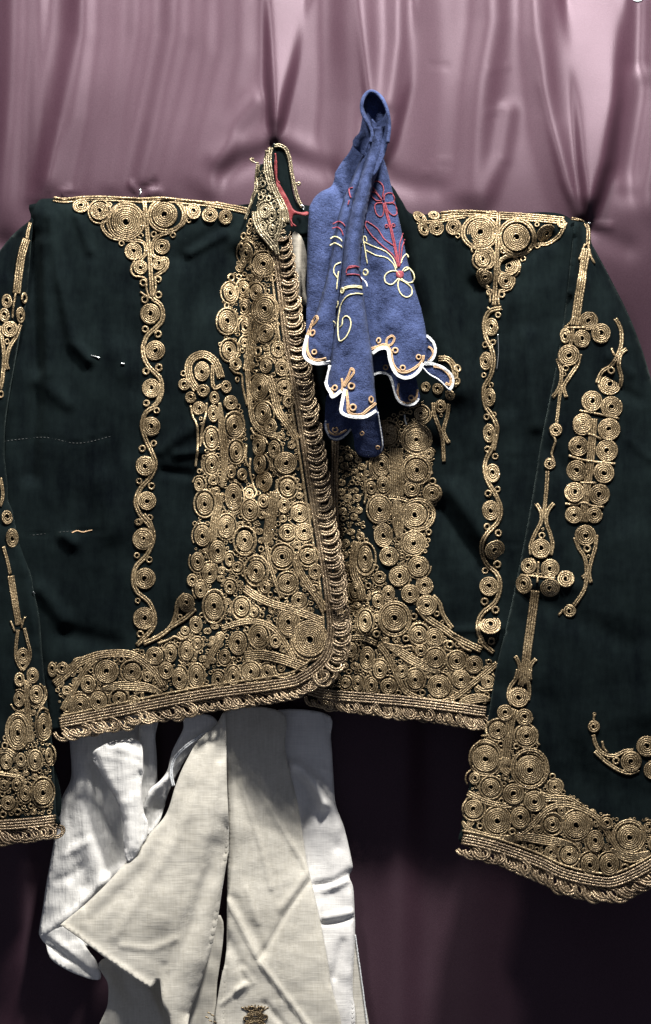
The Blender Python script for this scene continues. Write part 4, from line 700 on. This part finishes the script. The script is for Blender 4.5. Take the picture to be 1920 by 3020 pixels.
# embroidery on the kerchief
def kline(panel, H, v, w, pts, m, closed=False, name='embroidered_line', n=1): cord(panel, H, v, n, w * 0.6, pts, m, name, closed, 0.6)
for pts in [[(770, 950), (715, 870), (690, 830), (710, 795), (750, 800), (782, 850), (775, 930)], [(765, 955), (720, 950), (680, 910), (675, 880), (720, 890), (760, 940)], [(785, 955), (790, 910), (820, 890), (860, 900), (875, 945), (840, 975), (790, 965)],
            [(775, 970), (725, 975), (710, 1010), (730, 1070), (765, 1085), (785, 1040), (780, 975)], [(800, 975), (850, 970), (890, 1010), (890, 1060), (860, 1075), (820, 1040), (800, 985)]]:
    kline(KR, H_kr, 'K', 6.5, pts, RED, name='flower_petal')
kline(KR, H_kr, 'K', 7, [(790, 970), (810, 1060), (835, 1150), (860, 1260), (885, 1380), (905, 1500)], RED, n=2, name='flower_stem')
for pts in [[(650, 1125), (730, 1180), (790, 1270), (870, 1330), (895, 1420)], [(645, 1120), (632, 1155), (680, 1230), (760, 1310), (850, 1390), (890, 1450)], [(945, 1220), (915, 1300), (910, 1390), (905, 1460)], [(960, 1270), (935, 1330), (925, 1420), (915, 1490)]]: kline(KR, H_kr, 'K', 6, pts, RED)
coils(KR, H_kr, 'K', [(808, 1162, 17), (862, 1155, 17)], RED)
for pts in [[(645, 1290), (640, 1255), (620, 1245), (615, 1280), (640, 1300), (720, 1335), (800, 1370), (860, 1430), (890, 1510)], [(640, 1360), (720, 1400), (800, 1420), (860, 1470), (885, 1531)], [(620, 1290), (635, 1380), (650, 1470)], [(925, 1470), (940, 1420), (975, 1390), (990, 1420)], [(935, 1531), (965, 1500), (1000, 1510)]]: kline(KR, H_kr, 'K', 5.5, pts, IVORY)
for pts in [[(905, 60), (850, 110), (800, 90), (795, 40), (830, 5), (890, 0), (915, 40)], [(915, 60), (900, 110), (920, 180), (970, 215), (1010, 190), (1010, 140), (970, 100), (920, 70)], [(925, 60), (980, 95), (1030, 80), (1035, 30), (1000, -20), (950, 0)]]: kline(KR, H_kr, 'B', 6.5, pts, IVORY, name='flower_petal')
cloth('flower_heart', [(1170, 800), (1188, 800), (1190, 815), (1180, 822), (1170, 815)], lambda x, y: H_kr(x, y) + 3, RED, KR, 5, 3)
# left roll
for pts in [[(365, 1145), (400, 1125), (440, 1130), (465, 1165)], [(360, 1180), (400, 1170), (435, 1190), (450, 1240)], [(530, 845), (505, 855), (505, 900), (515, 930)], [(500, 950), (490, 990)]]: kline(KL, H_kl, 'K', 6, pts, RED)
for pts in [[(345, 1265), (380, 1245), (425, 1265), (440, 1290)], [(340, 1320), (380, 1300), (425, 1320), (440, 1340)], [(430, 1460), (390, 1480), (375, 1531), (400, 1590)]]: kline(KL, H_kl, 'K', 6, pts, IVORY)
kline(KL, H_kl, 'B', 6, [(410, 0), (402, 80), (395, 150)], IVORY)
# middle roll
kline(KC, H_kc, 'K', 6.5, [(490, 1520), (500, 1495), (540, 1488), (580, 1500)], RED); kline(KC, H_kc, 'B', 6.5, [(480, 30), (520, 25), (580, 35), (600, 90)], RED); kline(KC, H_kc, 'B', 6, [(480, 20), (490, -20), (560, -40)], RED)
kline(KC, H_kc, 'B', 7, [(440, 160), (480, 135), (540, 125), (610, 135)], IVORY, n=2); kline(KC, H_kc, 'B', 6.5, [(610, 190), (540, 185), (480, 210), (440, 270), (420, 350), (410, 450), (415, 540), (430, 575), (480, 535), (510, 460), (510, 400), (480, 368), (450, 390), (445, 440), (425, 460)], IVORY); kline(KC, H_kc, 'B', 6.5, [(600, 50), (640, 90), (650, 130)], WHT)
coils(KC, H_kc, 'B', [(450, 160, 20), (410, 275, 20), (385, 430, 18), (640, 10, 26)], IVORY)
# scalloped border: white cord, tan inner scroll
def border(panel, H, pts, wv=6.5): cord(panel, H, 'S', 3, wv * 0.52, pts, WHT, 'white_border', lift=1.2)
border(KL, H_kl, [(908, 992), (899, 1020), (897, 1044), (907, 1062), (934, 1073), (972, 1067)])
border(KC, H_kc, [(974, 1078), (963, 1130), (976, 1160), (982, 1172), (1006, 1154)]); border(KC, H_kc, [(1018, 1148), (1008, 1195), (1008, 1217), (1032, 1228), (1074, 1230), (1107, 1212)])
border(KR, H_kr, [(1098, 1044), (1116, 1031), (1136, 1027), (1146, 1036), (1149, 1059), (1158, 1085), (1172, 1106), (1195, 1115), (1218, 1109), (1236, 1093), (1248, 1072)])
border(KR2, H_kr2, [(1250, 990), (1264, 994), (1280, 1014), (1284, 1037), (1274, 1062), (1252, 1072)], 5); border(KR3, H_kr2, [(1252, 1074), (1278, 1074), (1310, 1087), (1332, 1110), (1334, 1134), (1325, 1151)], 5.5); cord(KR3, H_kr2, 'S', 1, 4, [(1325, 1151), (1295, 1121), (1267, 1104), (1248, 1084)], WHT, 'white_border')
border(KU, H_ku, [(1102, 1105), (1123, 1099), (1144, 1105), (1157, 1124), (1164, 1158), (1175, 1181), (1195, 1194), (1222, 1192), (1235, 1176)], 4.5); border(KD, H_kd, [(961, 1240), (963, 1270), (976, 1291), (998, 1295), (1019, 1282), (1034, 1264)], 3.5); cord(KD, H_kd, 'S', 1, 4, [(1114, 1215), (1120, 1252), (1128, 1308), (1124, 1330)], WHT, 'white_border')
def scroll(panel, H, pts, w=4.5): cord(panel, H, 'B', 2, w, pts, TAN, 'tan_scroll')
scroll(KL, H_kl, [(190, 455), (160, 540), (155, 640), (190, 715), (250, 730), (310, 715)]); scroll(KL, H_kl, [(180, 460), (220, 430), (245, 390), (230, 370), (205, 410), (185, 455)], 3.5); coils(KL, H_kl, 'B', [(205, 510, 26), (215, 665, 24)], TAN)
scroll(KC, H_kc, [(480, 975), (490, 1080), (500, 1160), (590, 1180), (660, 1130), (715, 1085)]); scroll(KC, H_kc, [(350, 960), (370, 1010), (420, 1000), (445, 950), (440, 880)], 3.5); scroll(KC, H_kc, [(450, 940), (490, 870), (520, 800), (540, 830), (500, 890), (460, 950)], 3.5); coils(KC, H_kc, 'B', [(520, 945, 32), (530, 1120, 32), (675, 1055, 26), (385, 960, 26)], TAN)
scroll(KR, H_kr, [(680, 640), (740, 620), (800, 605), (840, 660), (860, 760), (910, 820), (980, 825), (1060, 780), (1105, 730), (1108, 690)]); coils(KR, H_kr, 'B', [(878, 652, 28), (745, 572, 22, 28), (940, 795, 26), (1070, 705, 24)], TAN); scroll(KR, H_kr, [(810, 605), (810, 560), (850, 530), (872, 555), (850, 600), (820, 610)], 3.5); scroll(KR3, H_kr2, [(1195, 780), (1270, 800), (1330, 870), (1330, 930), (1290, 920)]); scroll(KR2, H_kr2, [(1150, 620), (1180, 640), (1190, 690), (1150, 740)], 3.5)
scroll(KU, H_ku, [(910, 920), (900, 1000), (930, 1070), (1000, 1080), (1050, 1040), (1060, 970)], 3); coils(KU, H_ku, 'B', [(1010, 1040, 26), (800, 790, 24)], TAN); coils(KD, H_kd, 'B', [(385, 1300, 26), (605, 1330, 20), (735, 1445, 18)], TAN); scroll(KD, H_kd, [(325, 1250), (340, 1320), (400, 1340), (480, 1300)], 3)

# ================================================================== WHITE GARMENT BELOW
WG = empty('white_trousers', 'white crepe and cotton trousers hanging half hidden behind the cream sash', 'trousers')
W1L = [(205, 2100), (206, 2190), (210, 2290), (184, 2350), (170, 2420), (156, 2500), (136, 2610), (126, 2680), (116, 2738), (118, 2762)]
def H_w1(x, y):
    z = -84 + roll(x, y, W1L, 50, 26) + ridge(x, y, [(240, 2300), (255, 2450), (300, 2600)], 20, 34) + ridge(x, y, [(130, 2750), (215, 2690), (330, 2580)], 16, 16) + ridge(x, y, [(290, 2250), (330, 2420), (350, 2540)], -14, 26)
    z = z + ridge(x, y, [(190, 2520), (260, 2480)], 7, 14) + ridge(x, y, [(170, 2600), (240, 2560)], -6, 14)
    return z + wob(x, y, 40, 2.5, 2) + wob(x, y, 16, 0.8, 5)
cloth('left_leg', W1L + [(150, 2790), (260, 2790), (340, 2640), (460, 2460), (464, 2300), (458, 2180), (445, 2100)], H_w1, CREPE, WG, 9, 4)
cloth('leg_cuff', [(118, 2760), (135, 2782), (150, 2828), (200, 2862), (250, 2882), (290, 2890), (297, 2872), (282, 2832), (255, 2795), (215, 2735), (160, 2738)], lambda x, y: -76 + ridge(x, y, [(120, 2765), (190, 2810), (285, 2885)], -12, 14) + ridge(x, y, [(165, 2780), (230, 2830), (290, 2870)], 10, 12) + wob(x, y, 18, 1.6, 4), CREPE, WG, 8, 4)
FB = [(272, 2226), (300, 2200), (335, 2186), (392, 2178), (418, 2200), (422, 2260), (418, 2330), (424, 2390), (436, 2450), (405, 2520), (376, 2540), (364, 2490), (361, 2420), (338, 2352), (300, 2285)]
def H_fb(x, y): return 4 + roll(x, y, [(272, 2226), (300, 2285), (338, 2352), (361, 2420), (364, 2500)], 22, 26) + ridge(x, y, [(360, 2200), (385, 2420), (392, 2500)], 10, 26) + ridge(x, y, [(415, 2280), (425, 2400), (420, 2500)], -8, 7) + ridge(x, y, [(400, 2250), (405, 2480)], 4, 5) + roll(x, y, [(335, 2186), (395, 2178)], 30, 24) + wob(x, y, 22, 1.4, 3)
cloth('front_pleat', FB, H_fb, CREPE, WG, 7, 4)
cloth('front_pleat', [(415, 2120), (448, 2120), (456, 2180), (460, 2250), (462, 2300), (445, 2340), (425, 2400), (410, 2380), (410, 2200)], lambda x, y: -58 + roll(x, y, [(456, 2180), (462, 2300)], 24, 16) + wob(x, y, 20, 1.5), CREPE, WG, 8, 4)
cloth('waist_loop', [(545, 2110), (540, 2150), (508, 2215), (494, 2270), (472, 2302), (440, 2330), (424, 2370), (420, 2420), (436, 2462), (470, 2420), (500, 2330), (560, 2220), (640, 2150), (620, 2110)], lambda x, y: -50 + ridge(x, y, [(420, 2380), (450, 2330), (500, 2290)], 16, 16) + ridge(x, y, [(470, 2380), (440, 2440)], -20, 24) + wob(x, y, 26, 1.5), CREPE, WG, 8, 4)
cord(WG, lambda x, y: -30 + 0 * x, 'S', 2, 5, [(630, 2150), (570, 2185), (520, 2230), (505, 2275), (512, 2318)], WHT, 'hemmed_edge')
W3R = [(962, 2105), (976, 2180), (983, 2280), (990, 2370), (1015, 2440), (1038, 2540), (1039, 2565), (1030, 2585), (1042, 2620), (1046, 2700), (1047, 2722), (1046, 2800), (1040, 2900), (1038, 3060)]
def H_w3(x, y):
    z = -134 + 24 * np.clip((y - 2500) / 300, 0, 1) + roll(x, y, W3R, 26, 18) + ridge(x, y, [(870, 2260), (930, 2310), (955, 2370)], 30, 20) + ridge(x, y, [(880, 2290), (905, 2360), (895, 2420)], -20, 20)
    z = z + ridge(x, y, [(930, 2610), (990, 2600), (1038, 2568)], -10, 10) + ridge(x, y, [(960, 2625), (1040, 2590)], 7, 10) + ridge(x, y, [(950, 2722), (1000, 2720), (1047, 2702)], -9, 6) + ridge(x, y, [(960, 2706), (1040, 2690)], 7, 10)
    z = z + ridge(x, y, [(985, 2150), (960, 2250)], -6, 16) + ridge(x, y, [(1010, 2460), (1000, 2500)], -7, 14) + ridge(x, y, [(1010, 2780), (985, 2880)], -7, 12) + ridge(x, y, [(1000, 2350), (985, 2600)], 8, 24)
    return z + wob(x, y, 34, 1.8, 4)
cloth('right_leg', [(800, 2100)] + W3R + [(930, 3060), (910, 2800), (870, 2500), (830, 2300), (800, 2200)], H_w3, WHITE, WG, 8, 4)
cloth('right_leg_back', [(1030, 2730), (1048, 2755), (1061, 2850), (1072, 2930), (1088, 3060), (1020, 3060), (1020, 2800)], lambda x, y: -126 + 0 * x, CREAM, WG, 10, 3); cord(WG, lambda x, y: -122 + 0 * x, 'S', 1, 4, [(1048, 2757), (1061, 2850), (1072, 2930), (1088, 3060)], WHT, 'hemmed_edge')

SA = empty('linen_sash', 'cream linen sash with gold embroidered ends spreading in front of the white trousers', 'sash')
SBK = [(300, 2830), (318, 2900), (318, 2960), (306, 3070), (600, 3070), (640, 2900), (650, 2700), (500, 2780)]
def H_sb(x, y): return -56 + ridge(x, y, [(350, 2870), (400, 2960), (380, 3060)], -14, 22) + ridge(x, y, [(440, 2920), (470, 2990), (490, 3060)], 12, 14) + ridge(x, y, [(330, 2990), (345, 3060)], 8, 20) + wob(x, y, 36, 3, 5)
cloth('sash_end', SBK, H_sb, CREAM, SA, 9, 4)
SLP = [(660, 2100), (640, 2132), (600, 2172), (572, 2205), (540, 2262), (516, 2322), (490, 2400), (442, 2458), (384, 2528), (320, 2600), (250, 2668), (182, 2724), (186, 2732), (240, 2770), (310, 2825), (372, 2870), (430, 2906), (444, 2914), (452, 2906), (470, 2890), (480, 2960), (500, 3000), (510, 3070), (545, 3070), (560, 2990), (585, 2920), (612, 2840), (637, 2740), (656, 2620), (671, 2520), (675, 2440), (669, 2300), (666, 2130)]
def H_sp(x, y):
    t = np.clip((y - 2130) / 700, 0, 1)
    z = -6 + 24 * t + roll(x, y, [(640, 2132), (540, 2262), (490, 2400), (384, 2528), (250, 2668)], 36, 18) + roll(x, y, [(675, 2440), (656, 2620), (612, 2840), (560, 2990)], 60, 44)
    z = z + ridge(x, y, [(186, 2732), (310, 2822), (430, 2903)], 7, 10) + ridge(x, y, [(600, 2300), (560, 2500), (480, 2700)], 10, 60) + ridge(x, y, [(470, 2890), (550, 2750), (640, 2500)], -10, 30) + ridge(x, y, [(630, 2200), (520, 2480), (340, 2760)], 5, 16) + ridge(x, y, [(650, 2260), (590, 2560), (490, 2830)], 5, 14) + ridge(x, y, [(560, 2330), (430, 2560), (270, 2710)], -5, 18) + ridge(x, y, [(360, 2790), (450, 2800), (520, 2770)], 4, 9) + ridge(x, y, [(500, 2860), (560, 2700), (600, 2560)], 5, 10)
    return z + wob(x, y, 60, 2.0, 6) + wob(x, y, 24, 0.6, 2)
cloth('sash_panel', SLP, H_sp, CREAM, SA, 9, 4)
SRP = [(664, 2100), (667, 2250), (673, 2440), (670, 2600), (668, 2800), (656, 3070), (985, 3070), (976, 2900), (951, 2750), (930, 2650), (905, 2540), (880, 2380), (842, 2215), (832, 2100)]
def H_sr(x, y):
    z = -36 - 84 * np.clip((x - 668) / 220, 0, 1) * (1 - 0.55 * np.clip((y - 2350) / 600, 0, 1)) + roll(x, y, [(842, 2215), (880, 2380), (930, 2650), (976, 2900)], 26, 12) + roll(x, y, [(667, 2250), (673, 2440), (668, 2800), (656, 3070)], 18, 14)
    for p, a, w in [([(672, 2655), (760, 2830), (860, 2960), (920, 3040)], 8, 7), ([(690, 2650), (780, 2810)], -7, 16), ([(918, 2590), (850, 2680), (790, 2790), (760, 2830)], -6, 8), ([(905, 2580), (830, 2680)], 4, 12), ([(710, 2300), (770, 2500), (800, 2620)], 5, 6), ([(740, 2290), (830, 2440), (910, 2570)], 5, 7),
                    ([(720, 2860), (745, 2900), (700, 2920)], 8, 10), ([(655, 2960), (725, 2900)], 6, 5), ([(728, 2620), (760, 2720)], 4, 8), ([(780, 2960), (850, 3040)], -7, 10), ([(670, 2770), (740, 2900)], -7, 16)]:
        z = z + ridge(x, y, p, a, w)
    return z + wob(x, y, 60, 2.0, 1) + wob(x, y, 24, 0.6, 3)
SRO = cloth('sash_panel', SRP, H_sr, CREAM, SA, 8, 4)
# gold flower at the sash end
coils(SRO, H_sr, 'S', [(752, 2996, 26, 14), (728, 3004, 12, 10), (778, 3000, 13, 10), (740, 2975, 14, 9), (766, 2976, 14, 9), (752, 3018, 30, 12)])
for i in range(9): cord(SRO, H_sr, 'S', 1, 4, [(752 + (i - 4) * 6, 2980), (752 + (i - 4) * 10, 2962 + abs(i - 4) * 2)], name='metal_stitch')
for p in [(612, 2985), (622, 2992), (606, 2998), (616, 3008), (500 + 130, 3012)]: cord(SA, lambda x, y: 8 + 0 * x, 'S', 1, 4, [(p[0], p[1]), (p[0] + 10, p[1] + 5)], name='metal_stitch')

# ================================================================== PINS, LAMP
def pin(pts, H, r, label, name='dressmaker_pin', m=STEEL):
    C = cm(np.array(pts, float), 6); P3 = W(C[:, 0], C[:, 1], H(C[:, 0], C[:, 1])) + np.array([0, -3 * S, 0])
    V, F = tube_verts(P3, np.tile([0, -1.0, 0], (len(C), 1)), r * S, r * S, 8)
    o = link_mesh(name, V, F, m); tag(o, label, 'pin', 'pins holding the garments')
    return o
pin([(268, 1049), (280, 1051), (294, 1056)], H_left, 2.2, 'longer of two steel pins stuck in the green velvet left of the coil chain')
pin([(357, 1071), (362, 1073), (368, 1073)], H_left, 2.2, 'shorter of two steel pins in the green velvet, nearest the coil chain')
pin([(1468, 985), (1470, 1040), (1465, 1090)], H_right, 1.4, 'long thin steel pin beside the right chain of coils')
pin([(1193, 1223), (1195, 1240), (1199, 1252)], lambda x, y: H_right(x, y) + 40, 2.4, 'steel pin below the scalloped flap of the blue kerchief')
pin([(408, 590), (413, 575), (416, 560), (411, 562)], lambda x, y: H_cur(x, y) + 50, 2.4, 'hooked pin above the gold shoulder rosettes on the left')
pin([(1735, 656), (1738, 660), (1741, 657)], lambda x, y: H_cur(x, y) + 30, 2.6, 'pin gathering the bright curtain pleat at the right shoulder')
pin([(808, 424), (811, 430), (808, 434)], lambda x, y: H_cur(x, y) + 20, 2.2, 'pin gathering the narrow curtain pleat above the jacket collar')
pin([(886, 606), (894, 608), (897, 616), (893, 618)], lambda x, y: 12 + 0 * x, 2.6, 'bent steel pin at the tip of the jacket collar')
pin([(98, 1745), (101, 1749), (103, 1750)], lambda x, y: H_sll(x, y) + 6, 2.2, 'tiny pin head at the inner edge of the left sleeve')
bpy.ops.mesh.primitive_uv_sphere_add(segments=32, ring_count=16, radius=36 * S, location=tuple(W(np.array([1878.0]), np.array([-22.0]), np.array([-190.0]))[0]))
lb = bpy.context.object; lb.name = 'lamp_globe'; lb.data.materials.append(lampm); lb.scale = (1, 1, 0.95)
tag(lb, 'small white glowing lamp globe cut off by the top right corner', 'lamp')
